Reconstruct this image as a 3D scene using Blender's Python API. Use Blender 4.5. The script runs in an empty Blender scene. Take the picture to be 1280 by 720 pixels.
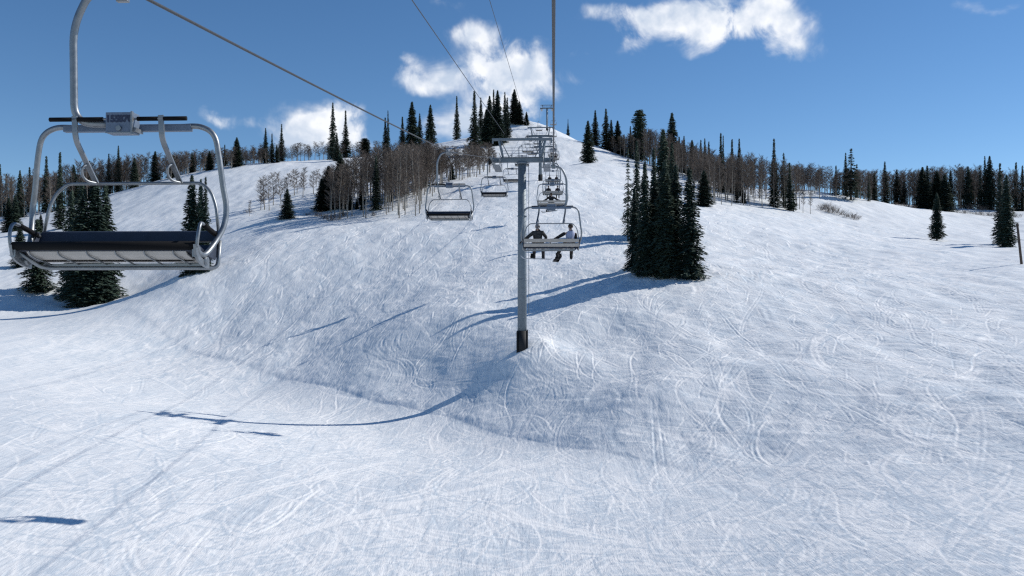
import bpy, math, random
import numpy as np
from mathutils import Vector, Matrix

S = bpy.context.scene
COL = S.collection
R = math.radians
F = 1100.0                       # focal length in photo pixels
HZ = 375.0                       # horizon row in the photo

# ------------------------------------------------------------------ camera
cam = bpy.data.cameras.new('camera')
cam.sensor_width = 36.0
cam.lens = 36.0 * F / 1280.0
cam.shift_y = (HZ - 360.0) / 1280.0
cam.clip_start = 0.1
cam.clip_end = 6000
camo = bpy.data.objects.new('camera', cam)
camo.rotation_euler = (R(90), 0, 0)
COL.objects.link(camo)
S.camera = camo

# ------------------------------------------------------------------ light
SUN = Vector((27.8, 9.2, 23.0)).normalized()
EL = math.asin(SUN.z)
AZ = math.atan2(SUN.x, SUN.y)
sl = bpy.data.lights.new('sun', 'SUN')
sl.energy = 3.8
sl.angle = R(0.5)
sl.color = (1.0, 0.97, 0.91)
so = bpy.data.objects.new('sun', sl)
so.rotation_euler = (-SUN).to_track_quat('-Z', 'Y').to_euler()
so.location = (120, 40, 120)
COL.objects.link(so)

W = bpy.data.worlds.new('World')
S.world = W
W.use_nodes = True
wn, wl = W.node_tree.nodes, W.node_tree.links
wn.clear()


def wnode(t, **k):
    n = wn.new(t)
    for a, b in k.items():
        setattr(n, a, b)
    return n


def wmath(op, a, b=None, c=None):
    n = wn.new('ShaderNodeMath')
    n.operation = op
    for i, v in enumerate((a, b, c)):
        if v is None:
            continue
        if isinstance(v, (int, float)):
            n.inputs[i].default_value = v
        else:
            wl.new(v, n.inputs[i])
    return n.outputs[0]


sky = wnode('ShaderNodeTexSky', sky_type='NISHITA', sun_disc=False)
sky.sun_elevation = EL
sky.sun_rotation = AZ
sky.altitude = 2600
sky.air_density = 1.0
sky.dust_density = 0.25
sky.ozone_density = 2.0
tc = wnode('ShaderNodeTexCoord')
sep = wnode('ShaderNodeSeparateXYZ')
wl.new(tc.outputs['Generated'], sep.inputs[0])
az = wmath('ARCTAN2', sep.outputs[0], sep.outputs[1])
el = wmath('ARCSINE', sep.outputs[2])
warp = wnode('ShaderNodeTexNoise')
warp.inputs['Scale'].default_value = 22
warp.inputs['Detail'].default_value = 4
wl.new(tc.outputs['Generated'], warp.inputs['Vector'])
wsep = wnode('ShaderNodeSeparateColor')
wl.new(warp.outputs['Color'], wsep.inputs[0])
azw = wmath('ADD', az, wmath('MULTIPLY', wmath('SUBTRACT', wsep.outputs[0], 0.5), 0.055))
elw = wmath('ADD', el, wmath('MULTIPLY', wmath('SUBTRACT', wsep.outputs[1], 0.5), 0.04))
# soft cloud bodies: photo px centre, radii, weight
CL = [(596, 36, 34, 16, .85), (615, 52, 40, 14, .6), (636, 86, 60, 24, .95), (600, 92, 36, 18, .6), (668, 78, 30, 20, .6), (625, 124, 38, 30, .85), (655, 140, 26, 30, .5), (585, 145, 50, 20, 0.45), (530, 104, 34, 11, 0.6),
      (513, 78, 18, 14, 0.55), (550, 92, 30, 16, .35), (700, 106, 30, 10, 0.35), (560, 165, 46, 16, 0.45),
      (770, 16, 40, 14, 0.75), (790, 46, 20, 30, 0.85), (820, 22, 44, 18, .75), (880, 8, 60, 22, .9), (935, 26, 56, 22, .9), (985, 48, 40, 22, 0.75),
      (905, 44, 34, 14, 0.65), (1005, 68, 26, 10, 0.4), (880, 64, 20, 8, 0.35), (968, 20, 40, 16, .6), (908, 24, 26, 20, .4), (840, 42, 26, 12, .3),
      (398, 156, 42, 28, 1.1), (428, 166, 32, 26, .85), (364, 168, 32, 20, 0.65), (460, 184, 22, 14, .5),
      (268, 150, 19, 15, 0.85), (285, 162, 18, 9, .5), (312, 158, 16, 7, 0.3), (725, 66, 22, 8, .35),
      (1130, 4, 60, 10, .25), (1250, 2, 60, 10, .3), (560, 5, 30, 8, .3)]
dens = None
for (cx, cy, rx, ry, w) in CL:
    X, Zz = (cx - 640) / F, (HZ - cy) / F
    a0 = math.atan2(X, 1)
    e0 = math.atan2(Zz, math.hypot(X, 1))
    da = wmath('DIVIDE', wmath('SUBTRACT', azw, a0), rx / F)
    de = wmath('DIVIDE', wmath('SUBTRACT', elw, e0), ry / F)
    q = wmath('ADD', wmath('MULTIPLY', da, da), wmath('MULTIPLY', de, de))
    g = wmath('MULTIPLY', wmath('EXPONENT', wmath('MULTIPLY', q, -1.0)), w)
    dens = g if dens is None else wmath('ADD', dens, g)
cn = wnode('ShaderNodeTexNoise')
cn.inputs['Scale'].default_value = 19
cn.inputs['Detail'].default_value = 9
cn.inputs['Roughness'].default_value = 0.58
cn.inputs['Distortion'].default_value = 0.5
wl.new(tc.outputs['Generated'], cn.inputs['Vector'])
d2 = wmath('ADD', dens, wmath('MULTIPLY', wmath('SUBTRACT', cn.outputs['Fac'], 0.5), wmath('ADD', wmath('MULTIPLY', dens, 3.6), 0.25)))
mr = wnode('ShaderNodeMapRange', interpolation_type='SMOOTHSTEP')
mr.inputs['From Min'].default_value = 0.22
mr.inputs['From Max'].default_value = 1.12
mr.inputs['To Max'].default_value = 0.97
wl.new(d2, mr.inputs['Value'])
cn2 = wnode('ShaderNodeTexNoise')
cn2.inputs['Scale'].default_value = 34
cn2.inputs['Detail'].default_value = 6
wl.new(tc.outputs['Generated'], cn2.inputs['Vector'])
crmp = wnode('ShaderNodeValToRGB')
crmp.color_ramp.elements[0].position = 0.36
crmp.color_ramp.elements[0].color = (5.6, 6.5, 7.9, 1)
crmp.color_ramp.elements[1].position = 0.62
crmp.color_ramp.elements[1].color = (9.6, 9.8, 10.2, 1)
wl.new(cn2.outputs['Fac'], crmp.inputs[0])
hs = wnode('ShaderNodeHueSaturation')
hs.inputs['Saturation'].default_value = 1.2
hs.inputs['Value'].default_value = 1.08
hs.inputs['Hue'].default_value = 0.5
wl.new(sky.outputs[0], hs.inputs['Color'])
mx = wnode('ShaderNodeMix', data_type='RGBA')
wl.new(mr.outputs[0], mx.inputs['Factor'])
wl.new(hs.outputs[0], mx.inputs['A'])
wl.new(crmp.outputs[0], mx.inputs['B'])
bg = wnode('ShaderNodeBackground')
bg.inputs['Strength'].default_value = 0.10
wl.new(mx.outputs['Result'], bg.inputs['Color'])
wo = wnode('ShaderNodeOutputWorld')
wl.new(bg.outputs[0], wo.inputs[0])
try:
    W.cycles.sampling_method = 'MANUAL'
    W.cycles.sample_map_resolution = 512
except Exception:
    pass

S.view_settings.view_transform = 'Standard'
S.view_settings.look = 'None'
S.view_settings.exposure = 0.07
S.view_settings.gamma = 1.0
S.view_settings.use_curve_mapping = False
S.render.engine = 'CYCLES'
S.cycles.max_bounces = 6
S.cycles.diffuse_bounces = 3
S.cycles.glossy_bounces = 2
S.cycles.use_denoising = False
S.cycles.use_adaptive_sampling = False
S.cycles.filter_width = 1.3

# ------------------------------------------------------------------ helpers
def pt(px, py, d):
    """photo pixel at depth d (metres along +Y) -> world point"""
    return Vector(((px - 640) / F * d, d, (HZ - py) / F * d))


def material(name, color, rough=0.6, metal=0.0, var=0.0, scale=8.0, bump=0.0, spec=0.5):
    m = bpy.data.materials.new(name)
    m.use_nodes = True
    nt = m.node_tree
    b = nt.nodes['Principled BSDF']
    b.inputs['Base Color'].default_value = (*color, 1)
    b.inputs['Roughness'].default_value = rough
    b.inputs['Metallic'].default_value = metal
    b.inputs['Specular IOR Level'].default_value = spec
    if var > 0 or bump > 0:
        t = nt.nodes.new('ShaderNodeTexCoord')
        n = nt.nodes.new('ShaderNodeTexNoise')
        n.inputs['Scale'].default_value = scale
        n.inputs['Detail'].default_value = 6
        n.inputs['Roughness'].default_value = 0.65
        nt.links.new(t.outputs['Object'], n.inputs['Vector'])
        if var > 0:
            r = nt.nodes.new('ShaderNodeValToRGB')
            r.color_ramp.elements[0].position = 0.3
            r.color_ramp.elements[1].position = 0.7
            r.color_ramp.elements[0].color = (*[c * (1 - var) for c in color], 1)
            r.color_ramp.elements[1].color = (*[min(1, c * (1 + var)) for c in color], 1)
            nt.links.new(n.outputs['Fac'], r.inputs[0])
            nt.links.new(r.outputs[0], b.inputs['Base Color'])
            q = nt.nodes.new('ShaderNodeMath')
            q.operation = 'MULTIPLY_ADD'
            q.inputs[1].default_value = 0.3
            q.inputs[2].default_value = max(0, rough - 0.15)
            nt.links.new(n.outputs['Fac'], q.inputs[0])
            nt.links.new(q.outputs[0], b.inputs['Roughness'])
        if bump > 0:
            bp = nt.nodes.new('ShaderNodeBump')
            bp.inputs['Strength'].default_value = bump
            bp.inputs['Distance'].default_value = 0.02
            nt.links.new(n.outputs['Fac'], bp.inputs['Height'])
            nt.links.new(bp.outputs[0], b.inputs['Normal'])
    return m


def foliage_mat(name, c0, c1, rough=0.7):
    m = bpy.data.materials.new(name)
    m.use_nodes = True
    nt = m.node_tree
    b = nt.nodes['Principled BSDF']
    b.inputs['Roughness'].default_value = rough
    b.inputs['Specular IOR Level'].default_value = 0.25
    t = nt.nodes.new('ShaderNodeTexCoord')
    n = nt.nodes.new('ShaderNodeTexNoise')
    n.inputs['Scale'].default_value = 1.1
    n.inputs['Detail'].default_value = 5
    oi = nt.nodes.new('ShaderNodeObjectInfo')
    a = nt.nodes.new('ShaderNodeMath')
    a.operation = 'MULTIPLY_ADD'
    a.inputs[1].default_value = 0.35
    nt.links.new(oi.outputs['Random'], a.inputs[0])
    s = nt.nodes.new('ShaderNodeMath')
    s.operation = 'SUBTRACT'
    s.inputs[1].default_value = 0.17
    nt.links.new(n.outputs['Fac'], s.inputs[0])
    nt.links.new(s.outputs[0], a.inputs[2])
    nt.links.new(t.outputs['Object'], n.inputs['Vector'])
    r = nt.nodes.new('ShaderNodeValToRGB')
    r.color_ramp.elements[0].position = 0.3
    r.color_ramp.elements[1].position = 0.72
    r.color_ramp.elements[0].color = (*c0, 1)
    r.color_ramp.elements[1].color = (*c1, 1)
    nt.links.new(a.outputs[0], r.inputs[0])
    nt.links.new(r.outputs[0], b.inputs['Base Color'])
    return m


def smooth_path(pts, n=6, closed=False):
    """Catmull-Rom through pts"""
    P = [Vector(p) for p in pts]
    out = []
    for i in range(len(P) - 1):
        p0 = P[i - 1] if i > 0 else P[i] * 2 - P[i + 1]
        p1, p2 = P[i], P[i + 1]
        p3 = P[i + 2] if i + 2 < len(P) else P[i + 1] * 2 - P[i]
        for k in range(n):
            t = k / n
            out.append(0.5 * ((2 * p1) + (p2 - p0) * t + (2 * p0 - 5 * p1 + 4 * p2 - p3) * t * t + (3 * p1 - p0 - 3 * p2 + p3) * t ** 3))
    out.append(P[-1])
    return out


def round_path(pts, rad, n=6):
    """polyline with filleted corners"""
    P = [Vector(p) for p in pts]
    out = [P[0]]
    for i in range(1, len(P) - 1):
        a, b, c = P[i - 1], P[i], P[i + 1]
        r = rad[i - 1] if isinstance(rad, (list, tuple)) else rad
        d1, d2 = (a - b), (c - b)
        r = min(r, d1.length * 0.49, d2.length * 0.49)
        s, e = b + d1.normalized() * r, b + d2.normalized() * r
        for k in range(n + 1):
            t = k / n
            out.append((1 - t) ** 2 * s + 2 * t * (1 - t) * b + t * t * e)
    out.append(P[-1])
    return out


class MB:
    def __init__(self):
        self.v, self.f, self.sm = [], [], []

    def add(self, vs, fs, smooth=False):
        o = len(self.v)
        self.v += [tuple(p) for p in vs]
        for q in fs:
            self.f.append(tuple(i + o for i in q))
            self.sm.append(smooth)
        return self

    def box(self, c, s, rot=None):
        c = Vector(c)
        hx, hy, hz = s[0] / 2, s[1] / 2, s[2] / 2
        vs = [Vector((x * hx, y * hy, z * hz)) for z in (-1, 1) for y in (-1, 1) for x in (-1, 1)]
        if rot is not None:
            vs = [rot @ p for p in vs]
        return self.add([p + c for p in vs], [(0, 2, 3, 1), (4, 5, 7, 6), (0, 1, 5, 4), (2, 6, 7, 3), (0, 4, 6, 2), (1, 3, 7, 5)])

    def tube(self, path, r, n=10, flat=None, caps=True):
        P = [Vector(p) for p in path]
        m = len(P)
        rr = r if isinstance(r, (list, tuple)) else [r] * m
        T = [(P[min(i + 1, m - 1)] - P[max(i - 1, 0)]).normalized() for i in range(m)]
        up = Vector((0, 0, 1)) if abs(T[0].z) < 0.9 else Vector((1, 0, 0))
        nrm = (up - T[0] * up.dot(T[0])).normalized()
        vs = []
        for i in range(m):
            nrm = (nrm - T[i] * nrm.dot(T[i]))
            nrm = nrm.normalized() if nrm.length > 1e-6 else T[i].orthogonal().normalized()
            bi = T[i].cross(nrm)
            for k in range(n):
                a = 2 * math.pi * k / n
                ca, sa = math.cos(a), math.sin(a)
                if flat:
                    vs.append(P[i] + nrm * ca * rr[i] * flat[0] + bi * sa * rr[i] * flat[1])
                else:
                    vs.append(P[i] + nrm * ca * rr[i] + bi * sa * rr[i])
        fs = [(i * n + k, i * n + (k + 1) % n, (i + 1) * n + (k + 1) % n, (i + 1) * n + k) for i in range(m - 1) for k in range(n)]
        self.add(vs, fs, n > 4)
        if caps:
            o = len(self.v) - m * n
            self.f.append(tuple(o + k for k in reversed(range(n))))
            self.sm.append(False)
            self.f.append(tuple(o + (m - 1) * n + k for k in range(n)))
            self.sm.append(False)
        return self

    def strap(self, path, w, t, side=Vector((1, 0, 0))):
        """flat bar: width w along side, thickness t"""
        P = [Vector(p) for p in path]
        m = len(P)
        vs = []
        for i in range(m):
            T = (P[min(i + 1, m - 1)] - P[max(i - 1, 0)]).normalized()
            sd = (side - T * side.dot(T)).normalized()
            nn = T.cross(sd)
            for a, b in ((-1, -1), (1, -1), (1, 1), (-1, 1)):
                vs.append(P[i] + sd * a * w / 2 + nn * b * t / 2)
        fs = [(i * 4 + k, i * 4 + (k + 1) % 4, i * 4 + 4 + (k + 1) % 4, i * 4 + 4 + k) for i in range(m - 1) for k in range(4)]
        fs += [(3, 2, 1, 0), tuple(4 * (m - 1) + k for k in range(4))]
        return self.add(vs, fs)

    def prism(self, poly, x0, x1, smooth=False):
        """polygon in (y,z) extruded along x"""
        n = len(poly)
        vs = [(x0, p[0], p[1]) for p in poly] + [(x1, p[0], p[1]) for p in poly]
        self.add(vs, [(k, (k + 1) % n, n + (k + 1) % n, n + k) for k in range(n)], smooth)
        o = len(self.v) - 2 * n
        self.f.append(tuple(o + k for k in reversed(range(n))))
        self.f.append(tuple(o + n + k for k in range(n)))
        self.sm += [False, False]
        return self

    def mesh(self, name, mat):
        me = bpy.data.meshes.new(name)
        me.from_pydata(self.v, [], self.f)
        me.polygons.foreach_set('use_smooth', self.sm)
        if mat:
            me.materials.append(mat)
        me.update()
        return me

    def build(self, name, mat, parent=None, bevel=0):
        o = bpy.data.objects.new(name, self.mesh(name, mat))
        COL.objects.link(o)
        if parent:
            o.parent = parent
        if bevel:
            b = o.modifiers.new('bevel', 'BEVEL')
            b.width = bevel
            b.segments = 2
            b.limit_method = 'ANGLE'
        return o


def tag(o, label=None, cat=None, group=None, kind=None):
    for k, v in (('label', label), ('category', cat), ('group', group), ('kind', kind)):
        if v:
            o[k] = v
    return o


def empty(name, loc=(0, 0, 0), rz=0):
    o = bpy.data.objects.new(name, None)
    o.empty_display_size = 0.3
    o.location = loc
    o.rotation_euler = (0, 0, rz)
    COL.objects.link(o)
    return o


def copy_tree(o, parent=None):
    c = o.copy()
    COL.objects.link(c)
    if parent:
        c.parent = parent
    for ch in list(o.children):
        copy_tree(ch, c)
    return c


def vnoise(x, y, seed=0):
    xi, yi = np.floor(x).astype(np.int64), np.floor(y).astype(np.int64)
    fx, fy = x - xi, y - yi
    fx = fx * fx * fx * (fx * (fx * 6 - 15) + 10)
    fy = fy * fy * fy * (fy * (fy * 6 - 15) + 10)

    def h(a, b):
        k = (a * 374761393 + b * 668265263 + seed * 974634777) & 0xFFFFFFFF
        k = ((k ^ (k >> 13)) * 1274126177) & 0xFFFFFFFF
        k = (k ^ (k >> 16)) & 0xFFFFFFFF
        return k / 4294967295.0
    a, b, c, d = h(xi, yi), h(xi + 1, yi), h(xi, yi + 1), h(xi + 1, yi + 1)
    return (a * (1 - fx) + b * fx) * (1 - fy) + (c * (1 - fx) + d * fx) * fy - 0.5


def fbm(x, y, seed=0, o=3, g=0.5):
    s, a = 0, 1.0
    for i in range(o):
        s = s + a * vnoise(x * 2 ** i + 17.3 * i, y * 2 ** i - 9.1 * i, seed + i)
        a *= g
    return s

# ------------------------------------------------------------------ terrain
CP = [  # photo x, photo y, depth
    (0, 720, 35), (320, 720, 36), (640, 720, 35.5), (960, 720, 31.5), (1280, 720, 27),
    (0, 600, 47), (320, 600, 50), (640, 600, 51), (960, 600, 46), (1280, 600, 38.5),
    (700, 560, 60.5), (560, 521, 74.8), (430, 490, 88), (300, 455, 104), (85, 388, 138), (0, 500, 71), (0, 430, 104), (165, 515, 69.7), (230, 521, 70.9), (400, 532, 74.0),
    (600, 477, 78.9), (655, 433, 80), (510, 408, 97.5), (560, 400, 96), (610, 391, 95.5), (375, 416, 112), (180, 365, 148), (500, 398, 103), (640, 385, 97),
    (700, 452, 77), (720, 433, 82), (807, 488, 65),
    (495, 505, 81.3), (360, 473, 97), (240, 436, 114), (630, 540, 68), (520, 488, 84.2), (734, 536, 61.9), (590, 497, 77.5), (459, 516, 80.4), (659, 572, 58.6), (273, 461, 101.8),
    (830, 342, 101), (760, 400, 86), (960, 400, 82), (900, 500, 61), (900, 590, 49.5), (1100, 500, 55), (1280, 450, 61),
    (1280, 332, 112), (1100, 390, 83), (1000, 330, 122), (1170, 298, 185), (1255, 308, 157), (960, 262, 215), (880, 258, 195),
    (735, 203, 250), (590, 275, 150), (500, 270, 165), (395, 268, 180), (358, 273, 176), (240, 342, 138), (46, 361, 150), (330, 300, 156),
    (290, 208, 270), (400, 200, 290), (180, 232, 285), (0, 288, 235), (20, 330, 172), (60, 263, 270),
    (676, 227, 190), (681, 213, 275 * 0.93), (684, 163, 380), (655, 151, 400), (610, 165, 385), (560, 177, 372), (520, 186, 352), (470, 195, 320),
    (700, 166, 388), (740, 181, 345), (830, 213, 300), (900, 240, 268), (1000, 237, 265), (1060, 249, 280), (1150, 257, 300),
    (1205, 268, 275), (1280, 290, 225),
]
WP = [(0, -10, -14), (-60, 0, -14), (60, 0, -11), (80, 60, -1), (120, 110, 6), (150, 220, 19), (200, 300, 27), (-85, 60, -9.5), (-125, 120, -3),
      (-160, 210, 14), (-220, 300, 22), (0, 520, 62), (150, 470, 18), (-150, 470, 24), (0, 720, 5), (300, 600, -20), (-300, 600, -15),
      (90, 380, 24), (-110, 400, 36), (-60, 440, 54), (250, 200, 10), (-260, 180, 8), (0, -120, -26), (200, -60, -16), (-200, -60, -22)]
cpts = np.array([[(x - 640) / F * d, d, (HZ - y) / F * d] for x, y, d in CP] + [list(w) for w in WP])
SC = 100.0


def _k(r2):
    return 0.5 * r2 * np.log(r2 + 1e-12)


_n = len(cpts)
_xy = cpts[:, :2] / SC
_r2 = ((_xy[:, None, :] - _xy[None, :, :]) ** 2).sum(-1)
_A = np.zeros((_n + 3, _n + 3))
_A[:_n, :_n] = _k(_r2) + np.eye(_n) * 0.8e-4
_A[:_n, _n] = 1
_A[:_n, _n + 1:] = _xy
_A[_n, :_n] = 1
_A[_n + 1:, :_n] = _xy.T
_wt = np.linalg.solve(_A, np.concatenate([cpts[:, 2], [0, 0, 0]]))

EDGE = np.array([[(x - 640) / F * d, d] for x, y, d in
                 [(-120, 350, 160), (85, 388, 138), (180, 418, 122), (300, 455, 104), (430, 490, 88), (560, 520, 74.8), (700, 560, 60.5), (860, 590, 50.5), (1000, 610, 47)]])


def edge_dist(x, y):
    """signed distance to the crease between groomed road and slope (+ on the hill side), and how strong the bank is there"""
    best = np.full(x.shape, 1e9)
    sg = np.zeros(x.shape)
    st = np.zeros(x.shape)
    strength = [0.0, 0.05, 0.3, 0.95, 1.0, 1.0, 0.9, 0.35, 0.0]
    for i in range(len(EDGE) - 1):
        a, b = EDGE[i], EDGE[i + 1]
        d = b - a
        L2 = (d ** 2).sum()
        t = np.clip(((x - a[0]) * d[0] + (y - a[1]) * d[1]) / L2, 0, 1)
        qx, qy = x - a[0] - t * d[0], y - a[1] - t * d[1]
        dd = np.hypot(qx, qy)
        m = dd < best
        best = np.where(m, dd, best)
        sg = np.where(m, np.sign(d[0] * qy - d[1] * qx), sg)
        st = np.where(m, strength[i] * (1 - t) + strength[i + 1] * t, st)
    return best * sg, st


def height(x, y):
    x = np.asarray(x, float)
    y = np.asarray(y, float)
    sh = x.shape
    x, y = x.ravel(), y.ravel()
    out = np.empty(x.shape)
    for s in range(0, len(x), 60000):
        xs, ys = x[s:s + 60000] / SC, y[s:s + 60000] / SC
        r2 = (xs[:, None] - _xy[None, :, 0]) ** 2 + (ys[:, None] - _xy[None, :, 1]) ** 2
        out[s:s + 60000] = _k(r2) @ _wt[:_n] + _wt[_n] + xs * _wt[_n + 1] + ys * _wt[_n + 2]
    rad = np.hypot(x, y - 200)
    f = np.clip((rad - 380) / 420, 0, 1)
    f = f * f * (3 - 2 * f)
    out = out * (1 - f) + (-45) * f
    near = (y > 30) & (y < 190) & (np.abs(x) < 130)
    if near.any():
        d, st = edge_dist(x[near], y[near])
        lift = np.where(d > 0, 0.42 * st * (1 - np.exp(-np.maximum(d, 0) / 1.3)) * np.exp(-np.maximum(d, 0) / 5.0), 0)
        out[near] += lift
    return out.reshape(sh)


_DZ = np.concatenate([np.arange(24, 140, 0.25), np.arange(140, 470, 0.8)])


def plant(px, py):
    """depth at which the ray through a photo pixel meets the ground (or the ridge it just misses)"""
    h = height((px - 640) / F * _DZ, _DZ)
    ang = h / _DZ
    tgt = (HZ - py) / F
    hit = np.nonzero(ang >= tgt)[0]
    i = hit[0] if len(hit) else int(np.argmax(ang))
    d = float(_DZ[i])
    return Vector(((px - 640) / F * d, d, float(h[i])))


def ground_at(x, y):
    return float(height(np.array([x]), np.array([y]))[0])


# ski tracks carved into the snow: rasterised on a fine map of the near ground
RX0, RX1, RY0, RY1, RES = -85.0, 100.0, 24.0, 215.0, 0.055
RW, RH = int((RX1 - RX0) / RES), int((RY1 - RY0) / RES)
rng = np.random.default_rng(11)
carve = np.zeros(RW * RH, np.float32)
tone = np.zeros(RW * RH, np.float32)


def track(x, y, ang, length, curv, width, depth, ridge, wob=0.0, shade=0.0):
    n = max(4, int(length / 0.05))
    s = np.arange(n) * 0.05
    a = ang + curv * s + wob * np.sin(s * 0.35 + x)
    px = x + np.cumsum(np.cos(a)) * 0.05
    py = y + np.cumsum(np.sin(a)) * 0.05
    fade = np.minimum(1, np.minimum(s, s[::-1]) / (0.25 * length + 0.01))
    o = np.arange(-width * 1.8, width * 1.8 + 1e-6, 0.035)[:, None]
    u = o / width
    prof = -depth * np.exp(-(u * 1.6) ** 2) + ridge * np.exp(-((u - 1.15) * 2.2) ** 2)
    ix = ((px - np.sin(a) * o - RX0) / RES).astype(int)
    iy = ((py + np.cos(a) * o - RY0) / RES).astype(int)
    ok = (ix >= 0) & (ix < RW) & (iy >= 0) & (iy < RH)
    idx = iy[ok] * RW + ix[ok]
    val = (prof * fade)[ok].astype(np.float32)
    cur = carve[idx]
    carve[idx] = np.where(np.abs(val) > np.abs(cur), val, cur * 0.7 + val * 0.5)
    if shade:
        tv = (np.exp(-(u * 1.2) ** 2) * fade * shade)[ok].astype(np.float32)
        ct = tone[idx]
        tone[idx] = np.where(np.abs(tv) > np.abs(ct), tv, ct)


def rnd(a, b):
    return float(rng.uniform(a, b))


def on_slope(x, y):
    d, _ = edge_dist(np.array([x]), np.array([y]))
    return d[0] > 0 or (x / y > 0.25 and y > 44)


for i in range(11500):            # short skid scratches, drawn out by turning skis
    y = 26 + 100 * rnd(0, 1) ** 1.25
    x = rnd(-0.52 * y - 4, 0.55 * y + 4)
    up = i % 3 == 0 or on_slope(x, y)
    base = math.pi * rng.choice([0.72, 0.28, 0.5, 0.9])
    k = 1.0 if up else 0.55
    track(x, y, base + rng.normal(0, 0.40), rnd(0.8, 6) * (1.3 if not up else 1), rng.normal(0, 0.05), rnd(0.035, 0.085), rnd(0.012, 0.045) * k, rnd(0.008, 0.04) * k, 0, rng.choice([-1, 1]) * rnd(.3, 1.0))
for i in range(420):             # long carved turns, two skis each
    y = rnd(26, 118)
    x = rnd(-0.5 * y, 0.55 * y)
    a = math.pi * rnd(0.12, 0.9)
    L = rnd(6, 26)
    c = rng.normal(0, 0.045)
    w = rnd(0, 0.6)
    dp = rnd(0.02, 0.05)
    off = rnd(0.22, 0.5)
    for k in (0, 1):
        track(x + k * off * math.sin(a), y - k * off * math.cos(a), a, L, c, rnd(0.06, 0.11), dp * .8, dp * rnd(0.3, .8), w, rnd(-.5, .9))
for i in range(330):             # broad skidded patches on the slope
    y = rnd(42, 124)
    x = rnd(-0.4 * y, 0.55 * y)
    if on_slope(x, y):
        track(x, y, math.pi * rnd(0, 1), rnd(2, 7), rng.normal(0, 0.12), rnd(0.2, 0.6), rnd(0.01, 0.03), rnd(0.005, 0.02), 0, rnd(-.7, .9))
for i in range(5600):            # streaks and turns higher up the hill
    y = 95 + 115 * rnd(0, 1)
    x = rnd(-0.42 * y, 0.5 * y)
    track(x, y, math.pi * rng.choice([.68, .35, .5]) + rng.normal(0, .35), rnd(1, 5.5), rng.normal(0, 0.08), rnd(0.11, 0.24), rnd(0.01, 0.035), rnd(0.005, 0.03), rnd(0, .4), rng.choice([-1, 1]) * rnd(.3, 1))
for i in range(46):              # linked turns running down the hill
    y = rnd(70, 200)
    x = rnd(-0.25 * y, 0.45 * y)
    L = rnd(25, 60)
    am, fr, ph = rnd(.3, .65), rnd(.2, .45), rnd(0, 6)
    t_ = rnd(.25, .6)
    for k in (0, 1):
        n0 = int(L / 2.0)
        xx, yy = x + .4 * k, y
        for q in range(n0):
            a = -math.pi / 2 + am * math.sin(fr * q * 2.0 + ph) + rnd(-.03, .03)
            c = am * fr * math.cos(fr * q * 2.0 + ph)
            if on_slope(xx, yy) and yy > 30:
                track(xx, yy, a, 2.6, c, rnd(.08, .14) * (1 + (yy > 95)), .022, .02, 0, t_)
            xx += math.cos(a) * 2.0
            yy += math.sin(a) * 2.0
for (px, py, a, L, c) in [(40, 700, 0.95, 30, 0.012), (190, 715, 0.9, 26, -0.01), (1225, 545, 2.6, 13, 0.22), (1190, 560, 2.3, 9, -0.2), (1045, 470, 1.7, 16, -0.06), (560, 600, 0.6, 9, 0.03), (860, 690, 2.2, 16, 0.03)]:
    p = plant(px, py)
    for k in (0, 1):
        track(p.x + 0.45 * k, p.y, a, L, c, 0.22, 0.016, 0.008, 0.05, .8)
carve = carve.reshape(RH, RW)
tone = tone.reshape(RH, RW)
# soften by one cell
carve = (carve + 0.2 * (np.roll(carve, 1, 0) + np.roll(carve, -1, 0) + np.roll(carve, 1, 1) + np.roll(carve, -1, 1))) / 1.8


def axis(f0, f1, stages, ends):
    """graded spacing: stages of (limit low, limit high, step), the first the finest, growing out to the ends"""
    c = list(np.arange(f0, f1, stages[0][2]))

    def grow(p, k, end, sgn):
        st, out = stages[0][2], []
        while (p - end) * sgn < 0:
            lim = [q for q in stages[1:] if (p - q[k]) * sgn < 0]
            st = min(st * 1.035, lim[0][2]) if lim else st * 1.16
            p += st * sgn
            out.append(p)
        return out
    return np.array(grow(c[0], 0, ends[0], -1)[::-1] + c + grow(c[-1], 1, ends[1], 1))


gx = axis(-42, 47, [(0, 0, 0.065), (-105, 115, 0.30), (-190, 190, 0.8)], (-3000, 3000))
gy = axis(27, 92, [(0, 0, 0.11), (0, 205, 0.30), (0, 420, 0.75)], (-400, 4500))
NX, NY = len(gx), len(gy)
GX, GY = np.meshgrid(gx, gy)
# smooth base is sampled on a coarser lattice and interpolated
HB = height(GX, GY)
dE, stE = edge_dist(GX, GY)
slope_m = np.clip(dE / 3.0, 0, 1)
right_m = np.clip((GX / np.maximum(GY, 1) - 0.05) / 0.25, 0, 1) * np.clip((GY - 30) / 25, 0, 1)
slope_m = np.maximum(slope_m, np.where(GY > 150, 1, 0))
rough = np.maximum(slope_m, 0.35 * right_m)
far = np.clip((GY - 90) / 100, 0, 1)
inside = np.clip(1 - (np.hypot(GX, GY - 200) - 330) / 200, 0, 1)
det = rough * inside * (0.36 * fbm(GX / 5.0, GY / 8.0, 3, 3) + 0.06 * fbm(GX / 1.5 + 0.3 * GY, GY / 2.4, 9, 2) * (1 - 0.4 * far)
                        + 0.05 * fbm((GX + GY) / 0.9, (GX - GY) / 2.6, 21, 2) * (1 - far))
det += inside * (0.6 * far + 0.15) * fbm(GX / 28, GY / 24, 5, 2) * (0.3 + 0.7 * rough)
det += (1 - rough) * inside * (0.035 * fbm(GX / 2.4, GY / 2.4, 31, 2) + 0.02 * fbm((GX + 0.5 * GY) / 1.1, (GY - 0.5 * GX) / 5.0, 41, 2))
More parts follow.
